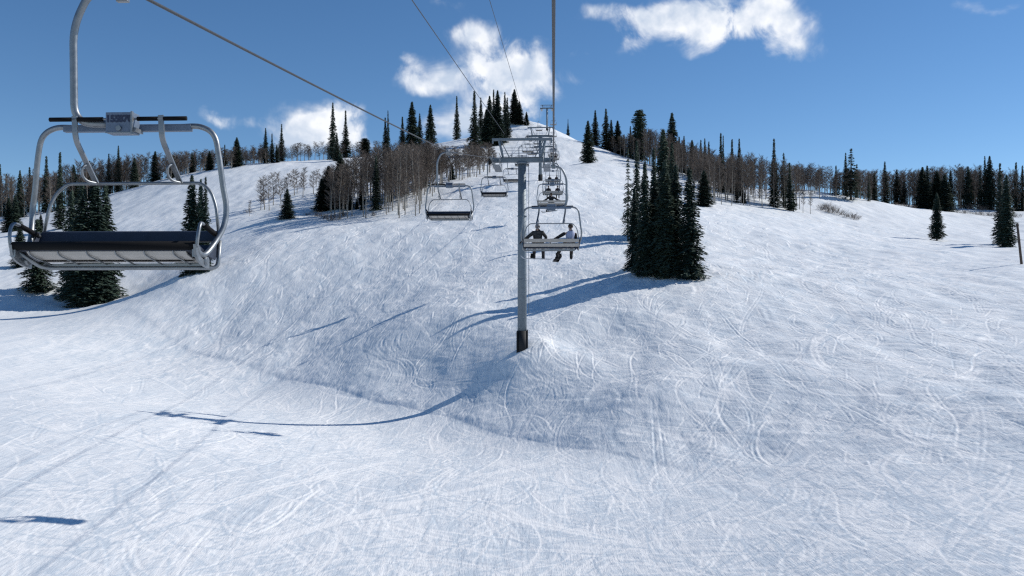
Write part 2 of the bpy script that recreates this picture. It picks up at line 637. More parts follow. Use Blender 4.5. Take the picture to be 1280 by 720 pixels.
# crumbled lip where the slope meets the groomed road
lip = np.exp(-((dE - 0.5) / 0.9) ** 2) * stE * (GY < 150)
det += lip * (0.13 * fbm(GX / 1.1, GY / 1.1, 61, 3) + 0.02)
# carve
ix = np.clip(((GX - RX0) / RES), 0, RW - 2)
iy = np.clip(((GY - RY0) / RES), 0, RH - 2)
i0, j0 = ix.astype(int), iy.astype(int)
u, v = ix - i0, iy - j0
cs = carve[j0, i0] * (1 - u) * (1 - v) + carve[j0, i0 + 1] * u * (1 - v) + carve[j0 + 1, i0] * (1 - u) * v + carve[j0 + 1, i0 + 1] * u * v
ts = tone[j0, i0] * (1 - u) * (1 - v) + tone[j0, i0 + 1] * u * (1 - v) + tone[j0 + 1, i0] * (1 - u) * v + tone[j0 + 1, i0 + 1] * u * v
inr = (GX > RX0) & (GX < RX1 - 0.2) & (GY > RY0) & (GY < RY1 - 0.2)
det += np.where(inr, cs, 0) * (0.75 + 0.6 * rough)
# scooped hollow and heaped rim round the near tower's foot
TWR = (0.92 + 0.15, 80.0)
rt = np.hypot(GX - TWR[0], GY - TWR[1])
rim = np.exp(-((rt - 2.1) / 0.7) ** 2) * (0.14 + 0.16 * vnoise(GX * 1.3, GY * 1.3, 77))
det += rim - 0.2 * np.exp(-(rt / 1.3) ** 2)
HB = HB + det
co = np.stack([GX, GY, HB], -1).reshape(-1, 3).astype(np.float32)
me = bpy.data.meshes.new('snow_slope')
me.vertices.add(NX * NY)
me.vertices.foreach_set('co', co.ravel())
ii = (np.arange(NY - 1)[:, None] * NX + np.arange(NX - 1)[None, :]).ravel()
quads = np.stack([ii, ii + 1, ii + NX + 1, ii + NX], -1).astype(np.int32)
nq = len(quads)
me.loops.add(nq * 4)
me.polygons.add(nq)
me.loops.foreach_set('vertex_index', quads.ravel())
me.polygons.foreach_set('loop_start', np.arange(0, nq * 4, 4, dtype=np.int32))
me.polygons.foreach_set('use_smooth', np.ones(nq, bool))
me.update(calc_edges=True)
at_ = me.attributes.new('scrape', 'FLOAT', 'POINT')
at_.data.foreach_set('value', np.where(inr, ts, 0).astype(np.float32).ravel())


def snow_material():
    m = bpy.data.materials.new('packed_snow')
    m.use_nodes = True
    nt = m.node_tree
    N, L = nt.nodes, nt.links
    b = N['Principled BSDF']
    b.inputs['Roughness'].default_value = 0.62
    b.inputs['Specular IOR Level'].default_value = 0.3
    geo = N.new('ShaderNodeNewGeometry')

    def noise(scale, detail=4, rough=0.6, rot=0.0, st=(1, 1, 1), dist=0.0):
        mp = N.new('ShaderNodeMapping')
        mp.inputs['Rotation'].default_value = (0, 0, rot)
        mp.inputs['Scale'].default_value = st
        L.new(geo.outputs['Position'], mp.inputs['Vector'])
        n = N.new('ShaderNodeTexNoise')
        n.inputs['Scale'].default_value = scale
        n.inputs['Detail'].default_value = detail
        n.inputs['Roughness'].default_value = rough
        n.inputs['Distortion'].default_value = dist
        L.new(mp.outputs[0], n.inputs['Vector'])
        return n.outputs['Fac']

    def mth(op, a, b_=None):
        q = N.new('ShaderNodeMath')
        q.operation = op
        for i, x in enumerate((a, b_)):
            if x is None:
                continue
            if isinstance(x, (int, float)):
                q.inputs[i].default_value = x
            else:
                L.new(x, q.inputs[i])
        return q.outputs[0]
    # scratches: noise stretched along several headings, kept only where it peaks
    total = None
    for k, (rot, sc) in enumerate([(0.35, 1.0), (-0.5, 1.2), (1.05, 0.9), (-1.2, 1.1), (0.0, 1.4)]):
        n = noise(1.0 * sc, 3, 0.55, rot, (5.5, 0.55, 1.0), 1.6)
        r = N.new('ShaderNodeMapRange')
        r.inputs['From Min'].default_value = 0.56
        r.inputs['From Max'].default_value = 0.70
        L.new(n, r.inputs['Value'])
        total = r.outputs[0] if total is None else mth('ADD', total, r.outputs[0]) if k % 2 == 0 else mth('SUBTRACT', total, r.outputs[0])
    grain = noise(11.0, 4, 0.7)
    lump = noise(1.1, 4, 0.6, 0.35, (2.2, 0.35, 1))
    h = mth('ADD', mth('MULTIPLY', mth('MULTIPLY', total, noise(0.35, 3, 0.6)), 0.008), mth('ADD', mth('MULTIPLY', grain, 0.022), mth('MULTIPLY', lump, 0.07)))
    bp = N.new('ShaderNodeBump')
    bp.inputs['Strength'].default_value = 0.8
    bp.inputs['Distance'].default_value = 1.0
    L.new(h, bp.inputs['Height'])
    L.new(bp.outputs[0], b.inputs['Normal'])
    # scraped hard snow is a little darker and bluer than the loose snow on top of it
    patch = noise(0.28, 6, 0.68, 0.5, (2.2, 0.30, 1))
    at = N.new('ShaderNodeAttribute')
    at.attribute_name = 'scrape'
    mixf = mth('ADD', mth('ADD', mth('MULTIPLY', patch, 0.70), mth('MULTIPLY', noise(2.2, 5, 0.75, -0.45, (3.2, .30, 1), 0.8), 0.25)), mth('ADD', mth('MULTIPLY', total, 0.03), mth('MULTIPLY', at.outputs['Fac'], 0.36)))
    cr = N.new('ShaderNodeValToRGB')
    cr.color_ramp.elements[0].position = 0.28
    cr.color_ramp.elements[0].color = (0.63, 0.685, 0.73, 1)
    cr.color_ramp.elements[1].position = 0.66
    cr.color_ramp.elements[1].color = (0.93, 0.92, 0.90, 1)
    L.new(mixf, cr.inputs[0])
    L.new(cr.outputs[0], b.inputs['Base Color'])
    return m


me.materials.append(snow_material())
terr = bpy.data.objects.new('snow_slope', me)
COL.objects.link(terr)
tag(terr, 'white skied ski slope rising to a rounded summit', 'slope', kind='structure')


# ------------------------------------------------------------------ materials
M_GALV = material('galvanised_steel', (0.25, 0.265, 0.28), 0.45, 0.85, 0.18, 9, 0.05)
M_TOWER = material('tower_steel', (0.18, 0.21, 0.235), 0.55, 0.35, 0.15, 2.5, 0.05)
M_BLACK = material('black_rubber', (0.005, 0.005, 0.006), 0.85, 0, 0.3, 20, 0.1, 0.2)
M_NAVY = material('navy_vinyl', (0.020, 0.029, 0.052), 0.65, 0, 0.25, 6, 0.08)
M_CREAM = material('cream_plastic', (0.38, 0.355, 0.325), 0.5, 0, 0.12, 5, 0.05)
M_PLATE = material('grey_plate', (0.135, 0.175, 0.24), 0.55, 0.15, 0.15, 14, 0.05)
M_INK = material('dark_lettering', (0.02, 0.03, 0.065), 0.6, 0)
M_ROPE = material('steel_rope', (0.045, 0.047, 0.052), 0.55, 0.2, 0.3, 30, 0.2)
M_SLEEVE = material('black_tower_pad', (0.010, 0.010, 0.012), 0.7, 0, 0.3, 5, 0.1)
M_BARK = material('spruce_bark', (0.055, 0.045, 0.038), 0.85, 0, 0.3, 5, 0.2)
M_ASPB = material('aspen_bark', (0.27, 0.245, 0.21), 0.8, 0, 0.35, 2, 0.1)
M_TWIG = foliage_mat('aspen_twigs', (0.10, 0.08, 0.068), (0.19, 0.155, 0.13), 0.85)
M_NEEDLE = foliage_mat('spruce_needles', (0.022, 0.042, 0.033), (0.085, 0.12, 0.085), 0.7)
M_WOOD = material('weathered_wood', (0.085, 0.062, 0.05), 0.85, 0, 0.35, 4, 0.3)

# ------------------------------------------------------------------ chairs
def grip_line_yaw():
    return -math.atan(0.0473)


YAW = grip_line_yaw()


def make_chair():
    root = empty('chairlift_chair')
    X = 1.31
    # hanger arm: gooseneck from rope grip, outward and down to the number box
    arm = MB()
    path = round_path([(-0.14, 0.02, 0.0), (-0.66, 0.02, 0.02), (-0.665, 0.0, 1.28), (-0.45, 0.0, 1.72), (-0.10, 0.0, 1.80)], [0.42, 0.4, 0.2], 8)
    arm.tube(path, 0.049, 14, flat=(1.0, 0.85))
    a = arm.build('hanger_arm', M_GALV, root)
    g = MB()
    g.box((-0.10, 0, 1.80), (0.12, 0.46, 0.13)).box((-0.10, 0, 1.90), (0.075, 0.34, 0.10)).box((-0.10, 0.20, 1.74), (0.16, 0.08, 0.16))
    g.tube([(-0.17, -0.12, 1.80), (0.0, -0.12, 1.80)], 0.06, 12).tube([(-0.20, 0.14, 1.78), (0.02, 0.14, 1.78)], 0.075, 12)
    g.box((0.22, 0.02, 1.75), (0.5, 0.07, 0.035))
    g.build('rope_grip', M_GALV, root, 0.012)
    # number box
    p = MB()
    p.box((0, 0, 0), (0.36, 0.20, 0.27))
    pl = p.build('number_box', M_PLATE, root, 0.008)
    e = MB()
    e.strap([(0.188, -0.13, 0.135), (0.188, -0.13, -0.16)], 0.02, 0.05).box((0.2, 0, -0.09), (0.03, 0.24, 0.05)).box((0, -0.104, -0.13), (0.36, 0.012, 0.014))
    e.build('edge_trim', M_GALV, pl)
    b = MB()
    b.tube([(0.0, -0.10, -0.075), (0.0, -0.125, -0.075)], 0.035, 12)
    b.build('bolt', M_GALV, pl)
    for body, x in (('155', -0.085), ('870', 0.085)):
        cu = bpy.data.curves.new('digits', 'FONT')
        cu.body = body
        cu.size = 0.12
        cu.align_x = 'CENTER'
        cu.align_y = 'CENTER'
        cu.extrude = 0.002
        cu.offset = 0.006
        t = bpy.data.objects.new('digits_source', cu)
        COL.objects.link(t)
        dg = bpy.context.evaluated_depsgraph_get()
        tm = bpy.data.meshes.new_from_object(t.evaluated_get(dg))
        bpy.data.objects.remove(t)
        tm.materials.clear()
        tm.materials.append(M_INK)
        to = bpy.data.objects.new('painted_number', tm)
        to.location = (x, -0.1045, 0.045)
        to.rotation_euler = (R(90), 0, 0)
        COL.objects.link(to)
        to.parent = pl
    # bail frame
    fr = MB()
    side = [(0.70, .14, -0.015), (0.98, .14, -0.02), (1.16, .14, -0.14), (1.225, .14, -0.42), (1.27, .16, -0.80), (1.31, .17, -1.08), (1.295, .12, -1.33),
            (1.235, -.02, -1.55), (1.19, -.24, -1.72), (1.17, -.40, -1.70), (1.165, -.48, -1.60)]
    fr.tube(smooth_path([(-x, y, z) for x, y, z in reversed(side)], 6) + smooth_path(side, 6), 0.037, 12)
    fr.build('bail_frame', M_GALV, root)
    cb = MB()
    cb.box((0, 0.14, -0.035), (1.72, 0.09, 0.085))
    cb.build('cross_beam', M_PLATE, root, 0.01)
    # raised restraint bar: black grips, straps, foot rest hooks
    rb = MB()
    rb.tube([(-0.96, -.05, 0.055), (0.87, -.05, 0.055)], 0.016, 8)
    bar = rb.build('restraint_bar', M_GALV, root)
    for x0, x1 in ((-0.95, -0.66), (-0.58, -0.24), (0.22, 0.49), (0.57, 0.87)):
        gp = MB()
        gp.tube([(x0, -.05, 0.055), (x1, -.05, 0.055)], 0.029, 12)
        gp.build('foam_grip', M_BLACK, bar)
    for x in (-0.62, 0.53):
        st = MB()
        st.strap(round_path([(x, -.05, 0.10), (x + .015, -.05, -0.21), (x + .11, .30, -.74)], 0.1, 5), 0.07, 0.022)
        st.build('strut', M_GALV, bar)
        hk = MB()
        hk.tube(smooth_path([(x + .07, .14, -.50), (x + .035, .08, -.56), (x + .03, .10, -.66), (x + .06, .16, -.72), (x + .12, .28, -.735)], 6), 0.018, 8)
        hk.build('foot_rest', M_GALV, bar)
    # inner loop behind the backrest
    lp = MB()
    half = [(0, .32, -.735), (0.92, .32, -.735), (1.06, .30, -.86), (1.14, .26, -1.06), (1.19, .22, -1.42)]
    pts = [(-x, y, z) for x, y, z in reversed(half[1:])] + half[1:]
    lp.tube(round_path(pts, 0.08, 6), 0.022, 10)
    lp.build('backrest_loop', M_GALV, root)
    # backrest: two padded slats, navy in front, cream behind
    for z0, z1, y0, y1 in ((-1.385, -1.545, .215, .17), (-1.575, -1.73, .16, .10)):
        bk = MB()
        bk.prism([(y0 + .018, z0), (y0 + .045, z0 - .02), (y1 + .045, z1 + .02), (y1 + .018, z1)], -1.20, 1.20)
        sl_ = bk.build('back_slat', M_CREAM, root, 0.006)
        pd = MB()
        pd.prism([(y0 + .016, z0 + .004), (y0 - .03, z0 - .01), (y1 - .03, z1 + .022), (y1 + .016, z1 + .010)], -1.205, 1.205)
        pd.build('back_pad', M_NAVY, sl_, 0.008)
    # seat
    c = MB()
    prof = [(-.45 + .058 * math.cos(t), -1.625 + .058 * math.sin(t)) for t in [math.pi * (0.42 + k * 1.05 / 9) for k in range(10)]]
    prof = [(0.06, -1.80), (0.07, -1.74), (-.15, -1.665)] + prof + [(-.30, -1.705)]
    c.prism(prof, -1.17, 1.15, True)
    seat = c.build('seat', M_NAVY, root)
    rl = MB()
    rl.tube([(-1.18, -.47, -1.622), (1.16, -.47, -1.622)], 0.056, 14)
    rl.build('front_roll', M_BLACK, seat)
    pan = MB()
    pan.prism([(-.455, -1.690), (-.40, -1.735), (-.20, -1.79), (0.05, -1.81), (0.05, -1.79), (-.20, -1.765), (-.38, -1.72), (-.43, -1.675)], -1.02, 1.03)
    po = pan.build('seat_pan', M_CREAM, root, 0.004)
    for k in range(6):
        x = -0.92 + k * 0.37
        r_ = MB()
        r_.strap(smooth_path([(x - .06, -.464, -1.682), (x - .05, -.435, -1.735), (x - .02, -.30, -1.785), (x, -.05, -1.84)], 5), 0.014, 0.016)
        r_.build('rib', M_GALV, po)
    sp = MB()
    sp.prism([(-.22, -1.796), (-.18, -1.803), (-.14, -1.804), (-.14, -1.797)], -1.0, 1.02)
    sp.build('seam_strip', M_BLACK, po)
    bb = MB()
    bb.tube(round_path([(-1.16, -.42, -1.68), (-1.02, -.16, -1.865), (-.95, -.06, -1.885), (1.10, -.06, -1.885), (1.24, .05, -1.885), (1.255, .10, -1.52)], 0.10, 6), 0.027, 10)
    bb.box((0.02, -.04, -1.85), (2.1, 0.05, 0.05))
    bb.build('under_bar', M_GALV, root)
    for s in (-1, 1):
        pt_ = MB()
        pt_.prism([(.17, -1.40), (.16, -1.60), (.02, -1.78), (-.22, -1.74), (-.10, -1.66), (.06, -1.50), (.10, -1.40)], s * 1.215 - .012, s * 1.215 + .012)
        pt_.build('side_plate', M_NAVY, root, 0.005)
        ar = MB()
        ar.tube(smooth_path([(s * 1.20, .14, -1.455), (s * 1.20, -.10, -1.40), (s * 1.20, -.36, -1.335), (s * 1.21, -.45, -1.37), (s * 1.205, -.50, -1.50), (s * 1.19, -.50, -1.64)], 6), 0.022, 10)
        arm_ = ar.build('armrest', M_GALV, root)
        pad = MB()
        pad.tube([(s * 1.20, .08, -1.44), (s * 1.20, -.30, -1.35)], 0.034, 10)
        pad.build('arm_pad', M_BLACK, arm_)
        br = MB()
        br.strap(smooth_path([(s * 1.175, -.50, -1.60), (s * 1.175, -.46, -1.74), (s * 1.175, -.30, -1.82), (s * 1.175, -.10, -1.86)], 5), 0.035, 0.07)
        br.box((s * 1.16, -.44, -1.70), (0.06, 0.12, 0.12)).tube([(s * 1.12, -.22, -1.80), (s * 1.22, -.22, -1.80)], 0.05, 12)
        br.build('seat_bracket', M_GALV, root)
    return root


def down_x(d):
    return 0.0473 * d - 5.73


def up_x(d):
    return 0.0473 * d


chair0 = make_chair()
chair0.location = (down_x(11.5) + 0.10, 11.5, 2.30)
chair0.rotation_euler = (0, 0, YAW)
DG, UG = 'empty chairs riding back down', 'chairs carrying riders uphill'
tag(chair0, 'large empty metal lift chair close up at the left, dark padded seat facing us', 'chairlift chair', DG)
T1Z = 12.95
# grip heights along the two ropes
DOWN = [(11.5, 4.10), (47.5, 7.99), (83.5, 13.45), (120, 19.7), (157, 27.5), (193, 36.0), (230, 41.6), (266, 47.8), (303, 57.2), (340, 69.0)]
UP = [(38.5, 5.85), (74.5, 11.6), (110, 16.8), (146, 23.2), (182, 32.6), (218, 39.2), (254, 45.2), (290, 53.0), (326, 64.0), (360, 75.2)]
dl = ['empty chair with dark seat left of the near tower, second largest of the empty chairs',
      'empty chair just left of the near tower pole, its seat below the crossarm end',
      'small empty chair whose seat shows immediately left of the near tower pole',
      'small empty chair seen through the near tower head, half behind its pole',
      'tiny empty chair seen through the near tower head, beside the second tower']
for i, (d, z) in enumerate(DOWN[1:]):
    c = copy_tree(chair0)
    c.location = (down_x(d) + 0.10, d, z - 1.80)
    c['label'] = dl[i] if i < len(dl) else 'tiny distant empty chair on the left rope near the summit'
ul = ['chair with two cream back slats carrying two riders in front of the near tower',
      'chair carrying one rider in black with arms spread, just above the nearest occupied chair',
      'chair carrying two riders, third up the right rope from the camera',
      'small chair carrying two dark riders beside the second tower pole']
upc = []
for i, (d, z) in enumerate(UP):
    c = copy_tree(chair0)
    c.location = (up_x(d) - 0.10, d, z - 1.80)
    c.rotation_euler = (0, 0, YAW + math.pi)
    c['label'] = ul[i] if i < 4 else 'tiny distant chair on the right rope near the summit'
    c['group'] = UG
    upc.append(c)

# ------------------------------------------------------------------ towers
def make_tower(d, zc, rad, label, lift=1.9, wide=2.87):
    """zc: height of the rope above the ground point"""
    x = 0.0473 * d - 2.865
    g = ground_at(x, d)
    root = empty('lift_tower', (x, d, g), YAW)
    tag(root, label, 'lift tower', 'towers carrying the chairlift ropes')
    h = zc - g - 0.25
    p = MB()
    p.tube([(0, 0, -1.5), (0, 0, h * 0.5), (0, 0, h - 0.15)], [rad * 1.04, rad * 0.97, rad * 0.9], 28)
    for k in (0.36, 0.70):
        p.tube([(0, 0, h * k - .05), (0, 0, h * k + .05)], rad * 1.05, 28)
    p.tube([(0, 0, h - 0.35), (0, 0, h - 0.2)], rad * 1.25, 28)
    pole = p.build('pole', M_TOWER, root)
    s = MB()
    s.tube([(0, 0, -1.0), (0, 0, 1.45)], rad * 1.18, 24)
    s.box((rad * 1.2, -.1, .3), (0.09, 0.3, 2.5)).box((-rad * 1.1, -rad * .8, .2), (0.10, 0.2, 2.4))
    s.build('base_pad', M_SLEEVE, root)
    c = MB()
    c.box((0, 0, h), (2 * wide - 0.9, 0.45, 0.38)).box((0, 0, h + .23), (2 * wide - 1.9, 0.62, 0.05))
    for sg in (-1, 1):
        c.box((sg * (wide - 0.42), 0, h), (0.34, 0.8, 0.34))
    c.build('crossarm', M_TOWER, root, 0.02)
    l = MB()
    l.box((0, 0, h + lift), (2 * wide - 0.25, 0.22, 0.22))
    for sg in (-1, 1):
        l.tube([(sg * (wide - 1.15), 0, h + .2), (sg * (wide - 0.75), 0, h + lift)], 0.11, 8)
        l.tube([(sg * (wide - 1.75), 0, h + .2), (sg * (wide - 0.95), 0, h + lift - .1)], 0.05, 8)
        l.box((sg * (wide - .2), 0, h + lift - .24), (0.14, 0.18, 0.22))
    l.build('lifting_frame', M_TOWER, root, 0.015)
    for sg in (-1, 1):
        cw = MB()
        x0 = sg * (wide - 0.62)
        cw.box((x0, 0, h - .72), (0.62, 4.2, 0.06))
        for yy in (-2.0, -0.7, 0.7, 2.0):
            for dx in (-.3, .3):
                cw.tube([(x0 + dx, yy, h - .72), (x0 + dx, yy, h + .35)], 0.022, 6)
        for zz in (-.2, .35):
            cw.tube([(x0 - sg * .3, -2.1, h + zz), (x0 - sg * .3, 2.1, h + zz)], 0.022, 6)
        cw.tube([(x0 - .3, -2.0, h + .35), (x0 + .3, -2.0, h + .35)], 0.022, 6)
        cw.build('catwalk', M_GALV, root)
        sh = MB()
        sh.box((sg * (wide - 0.1), 0, h - 0.02), (0.10, 3.6, 0.2)).box((sg * (wide - 0.25), 0, h), (0.35, 0.28, 0.28))
        so_ = sh.build('sheave_train', M_TOWER, root, 0.01)
        for k in range(6):
            w = MB()
            yy = -1.6 + k * 0.64
            slope = 0.20 * yy
            w.tube([(sg * wide - .07, yy, h - 0.04 + slope), (sg * wide + .07, yy, h - 0.04 + slope)], 0.27, 18)
            w.build('sheave_wheel', M_BLACK, so_)
    r_ = MB()
    for zz in (0.75, 1.1, 1.45):
        r_.tube([(-1.75, -.25, h + zz * .75), (1.75, -.25, h + zz * .75)], 0.02, 6)
    for xx in (-1.75, -.9, -.25, .4, 1.0, 1.75):
        r_.tube([(xx, -.25, h + .25), (xx, -.25, h + 1.09)], 0.018, 6)
    r_.build('guard_rail', M_PLATE, root)
    ld = MB()
    for sg in (-1, 1):
        ld.tube([(rad * .96 + .22, sg * .2, 3.0), (rad * .92 + .22, sg * .2, h - .2)], 0.022, 6)
    k = 3.2
    while k < h - .4:
        ld.tube([(rad + .2, -.2, k), (rad + .2, .2, k)], 0.015, 5)
        k += 0.4
    ld.build('ladder', M_TOWER, root)
    return root, g + h


make_tower(80, T1Z, 0.41, 'tall grey steel lift tower with a black padded foot, the nearest tower')
make_tower(190, 35.6, 0.36, 'second lift tower, thin grey pole with dark foot just right of the near pole')
make_tower(262, 45.9, 0.33, 'third lift tower, slim pole close beside the second tower')
make_tower(380, 83.0, 0.36, 'distant lift tower standing against the sky on the summit', 1.4)


def rope(name, pts, r, mat, label, cat, group=None):
    m = MB()
    m.tube(pts, r, 10)
    o = m.build(name, mat)
    tag(o, label, cat, group)
    return o


def sag(pts):
    """rope points: a slight catenary dip between hangers and sheaves"""
    out = []
    for (a, b) in zip(pts[:-1], pts[1:]):
        L = (b - a).length
        for k in range(8):
            t = k / 8
            out.append(a.lerp(b, t) - Vector((0, 0, 0.0016 * L * 4 * t * (1 - t))))
    out.append(pts[-1])
    return out


dn = [(-28, 1.2)] + [(11.5, 4.10), (47.5, 7.99), (80, 12.9), (83.5, 13.45)] + DOWN[3:5] + [(190, 35.6)] + DOWN[5:6] + [(230, 41.6), (262, 46.0)] + DOWN[7:] + [(380, 83.0), (420, 90)]
rope('haul_rope', sag([Vector((down_x(d), d, z + 0.05)) for d, z in dn]), 0.024, M_ROPE, 'steel rope slanting across the sky above the empty chairs at left', 'rope', 'haul ropes')
upp = [(-28, 0.6), (0, 2.6), (38.5, 5.85), (74.5, 11.6), (80, 12.9), (110, 16.8), (146, 23.2), (182, 32.6), (190, 35.6), (218, 39.2), (254, 45.2), (262, 46.0), (290, 53.0), (326, 64.0), (360, 75.2), (380, 83.0), (420, 90)]
rope('haul_rope', sag([Vector((up_x(d), d, z + 0.05)) for d, z in upp]), 0.024, M_ROPE, 'thick steel rope running straight up the picture right of the near tower', 'rope', 'haul ropes')
a, b = pt(631, 168, 80), pt(515, 0, 27.5)
rope('overhead_cable', [b + (b - a) * 1.0, b, a], 0.017, M_ROPE, 'cable coming down the sky to the top left end of the near tower', 'cable')
a, b = pt(660, 161, 190), pt(612, 0, 78)
rope('overhead_cable', [b + (b - a) * 0.9, b, a], 0.026, M_ROPE, 'thin cable dropping past the white cloud behind the summit trees', 'cable')

# ------------------------------------------------------------------ riders
def skin(verts, edges, radii, sub=1):
    me_ = bpy.data.meshes.new('skin')
    me_.from_pydata(verts, edges, [])
    o = bpy.data.objects.new('skin', me_)
    COL.objects.link(o)
    md = o.modifiers.new('s', 'SKIN')
    md.use_smooth_shade = True
    for i, r in enumerate(radii):
        sv = me_.skin_vertices[0].data[i]
        sv.radius = (r, r) if not isinstance(r, tuple) else r
        sv.use_root = (i == 0)
    sb = o.modifiers.new('u', 'SUBSURF')
    sb.levels = sub
    sb.render_levels = sub
    dg = bpy.context.evaluated_depsgraph_get()
    out = bpy.data.meshes.new_from_object(o.evaluated_get(dg))
    bpy.data.objects.remove(o)
    bpy.data.meshes.remove(me_)
    return out


def cloth(name, color, var=0.35, scale=14):
    return material(name, color, 0.85, 0, var, scale, 0.3)


M_SKIN = material('skin', (0.45, 0.28, 0.21), 0.6)
M_CAMO = cloth('patterned_grey_jacket', (0.045, 0.043, 0.042), 0.85, 11)
M_WHITE = cloth('pale_lilac_jacket', (0.40, 0.43, 0.58), 0.08)
M_BLK = cloth('black_outerwear', (0.014, 0.014, 0.017))
M_BRN = cloth('dark_brown_trousers', (0.025, 0.021, 0.020))
M_GREY = material('grey_helmet', (0.17, 0.175, 0.19), 0.4, 0, 0.2, 8)
M_HAT = cloth('dark_brown_hat', (0.022, 0.016, 0.014))
M_BOARD = material('snowboard', (0.28, 0.30, 0.33), 0.4, 0, 0.4, 5)


def make_person(loc, rz, jacket, trousers, hat, arms, legs, sleeve=None, lean=0.0, name='person'):
    """seated; local -Y is forward. arms: for left/right (elbow, hand); legs: (knee, ankle) per side"""
    root = empty('person', loc, rz)
    root.rotation_euler = (0, 0, rz)
    V, E, Rr = [], [], []

    def add(p, r, link=None):
        V.append(p)
        Rr.append(r)
        if link is not None:
            E.append((link, len(V) - 1))
        return len(V) - 1
    pel = add((0, 0, .14), (.16, .13))
    wst = add((lean * .4, .02, .34), (.15, .115), pel)
    chs = add((lean * .8, .02, .54), (.14, .10), wst)
    nb = add((lean, -.01, .68), (.07, .07), chs)
    nk = add((lean, -.04, .76), .055, nb)
    hd = add((lean * 1.05, -.05, .86), (.085, .095), nk)
    add((lean * 1.05, -.05, .96), (.07, .08), hd)
    hands = []
    for s, (elb, hnd) in zip((-1, 1), arms):
        sh = add((lean * .9 + s * .18, 0, .61), .05, chs)
        e = add(elb, .036, sh)
        hnd_v = Vector(hnd)
        w = add(tuple(Vector(elb).lerp(hnd_v, .95)), .034, e)
        hands.append((s, Vector(elb), hnd_v))
        add(tuple(Vector(elb).lerp(hnd_v, 1.0) + (hnd_v - Vector(elb)).normalized() * .06), .038, w)
    feet = []
    for s, (kn, an) in zip((-1, 1), legs):
        hp = add((s * .10, -.06, .10), .10, pel)
        k = add(kn, .068, hp)
        a_ = add(an, .045, k)
        feet.append((s, Vector(kn), Vector(an)))
        add((an[0], an[1] - .14, an[2] - .06), .04, a_)
    m = skin(V, E, Rr, 1)
    m.materials.clear()
    m.materials.append(M_SKIN)
    body = bpy.data.objects.new('body', m)
    COL.objects.link(body)
    body.parent = root
    # face: nose, ears, brow
    hx = lean * 1.05
    fc = MB()
    fc.tube([(hx, -.135, .90), (hx, -.165, .865), (hx, -.13, .85)], [.012, .02, .012], 8)
    for s in (-1, 1):
        fc.tube([(hx + s * .085, -.05, .90), (hx + s * .10, -.04, .87), (hx + s * .085, -.05, .84)], [.012, .02, .012], 8)
    fc.build('face', M_SKIN, root)
    gg = MB()
    gg.tube([(hx - .075, -.11, .905), (hx - .04, -.148, .905), (hx + .04, -.148, .905), (hx + .075, -.11, .905)], .03, 10)
    gg.build('goggles', M_BLK, root)
    # jacket
    V, E, Rr = [], [], []
    hem = add((0, .01, .10), (.20, .16))
    j1 = add((lean * .4, .02, .32), (.185, .145), hem)
    j2 = add((lean * .8, .02, .54), (.195, .14), j1)
    j3 = add((lean * .97, -.01, .68), (.10, .09), j2)
    add((lean, -.03, .79), (.088, .088), j3)
    for s, (elb, hnd) in zip((-1, 1), arms):
        if sleeve is not None:
            add((lean * .9 + s * .21, 0, .62), .10, j2)
            continue
        sh = add((lean * .9 + s * .21, 0, .62), .10, j2)
        e = add(elb, .075, sh)
        add(tuple(Vector(elb).lerp(Vector(hnd), .9)), .056, e)
    m = skin(V, E, Rr, 1)
    m.materials.clear()
    m.materials.append(jacket)
    o = bpy.data.objects.new('jacket', m)
    COL.objects.link(o)
    o.parent = root
    if sleeve is not None:
        for s, (elb, hnd) in zip((-1, 1), arms):
            m = skin([(lean * .9 + s * .20, 0, .62), elb, tuple(Vector(elb).lerp(Vector(hnd), .9))], [(0, 1), (1, 2)], [.092, .076, .056], 1)
            m.materials.clear()
            m.materials.append(sleeve)
            o = bpy.data.objects.new('sleeve', m)
            COL.objects.link(o)
            o.parent = root
    # trousers
    V, E, Rr = [], [], []
    w0 = add((0, 0, .15), (.185, .15))
    for s, (kn, an) in zip((-1, 1), legs):
        hp = add((s * .11, -.08, .10), .12, w0)
        k = add(kn, .092, hp)
        add(tuple(Vector(kn).lerp(Vector(an), .96)), .082, k)
    m = skin(V, E, Rr, 1)
    m.materials.clear()
    m.materials.append(trousers)
    o = bpy.data.objects.new('trousers', m)
    COL.objects.link(o)
    o.parent = root
    # boots
    for s, kn, an in feet:
        bt = MB()
        bt.tube([an + Vector((0, 0, .10)), an + Vector((0, .01, -.03)), an + Vector((0, -.02, -.10))], [.07, .068, .065], 12)
        bt.tube([an + Vector((0, .09, -.085)), an + Vector((0, -.05, -.08)), an + Vector((0, -.19, -.095)), an + Vector((0, -.22, -.10))], [.045, .06, .05, .03], 12)
        bt.build('boot', M_BLK, root)
    # gloves: palm, four bent fingers and a thumb
    for s, elb, hnd in hands:
        gl = MB()
        d = (hnd - elb).normalized()
        side = d.cross(Vector((0, 0, 1)))
        side = side.normalized() if side.length > .1 else Vector((0, 1, 0))
        dn_ = d.cross(side).normalized()
        if dn_.z > 0:
            dn_ = -dn_
        gl.tube([hnd - d * .03, hnd + d * .03, hnd + d * .085], [.038, .046, .04], 10, flat=(.65, 1.15))
        for k, L in enumerate((.062, .075, .07, .055)):
            p0 = hnd + d * .075 + side * (k - 1.5) * .024
            gl.tube([p0, p0 + d * L * .5 + dn_ * .006, p0 + d * L * .85 + dn_ * .035, p0 + d * L * .75 + dn_ * .06], [.013, .0125, .012, .009], 8)
        t0 = hnd + d * .01 - side * .045
        gl.tube([t0, t0 + d * .04 - side * .03, t0 + d * .075 - side * .028 + dn_ * .02], [.015, .014, .010], 8)
        gl.build('glove', M_BLK, root)
    # hat or helmet
    ht = MB()
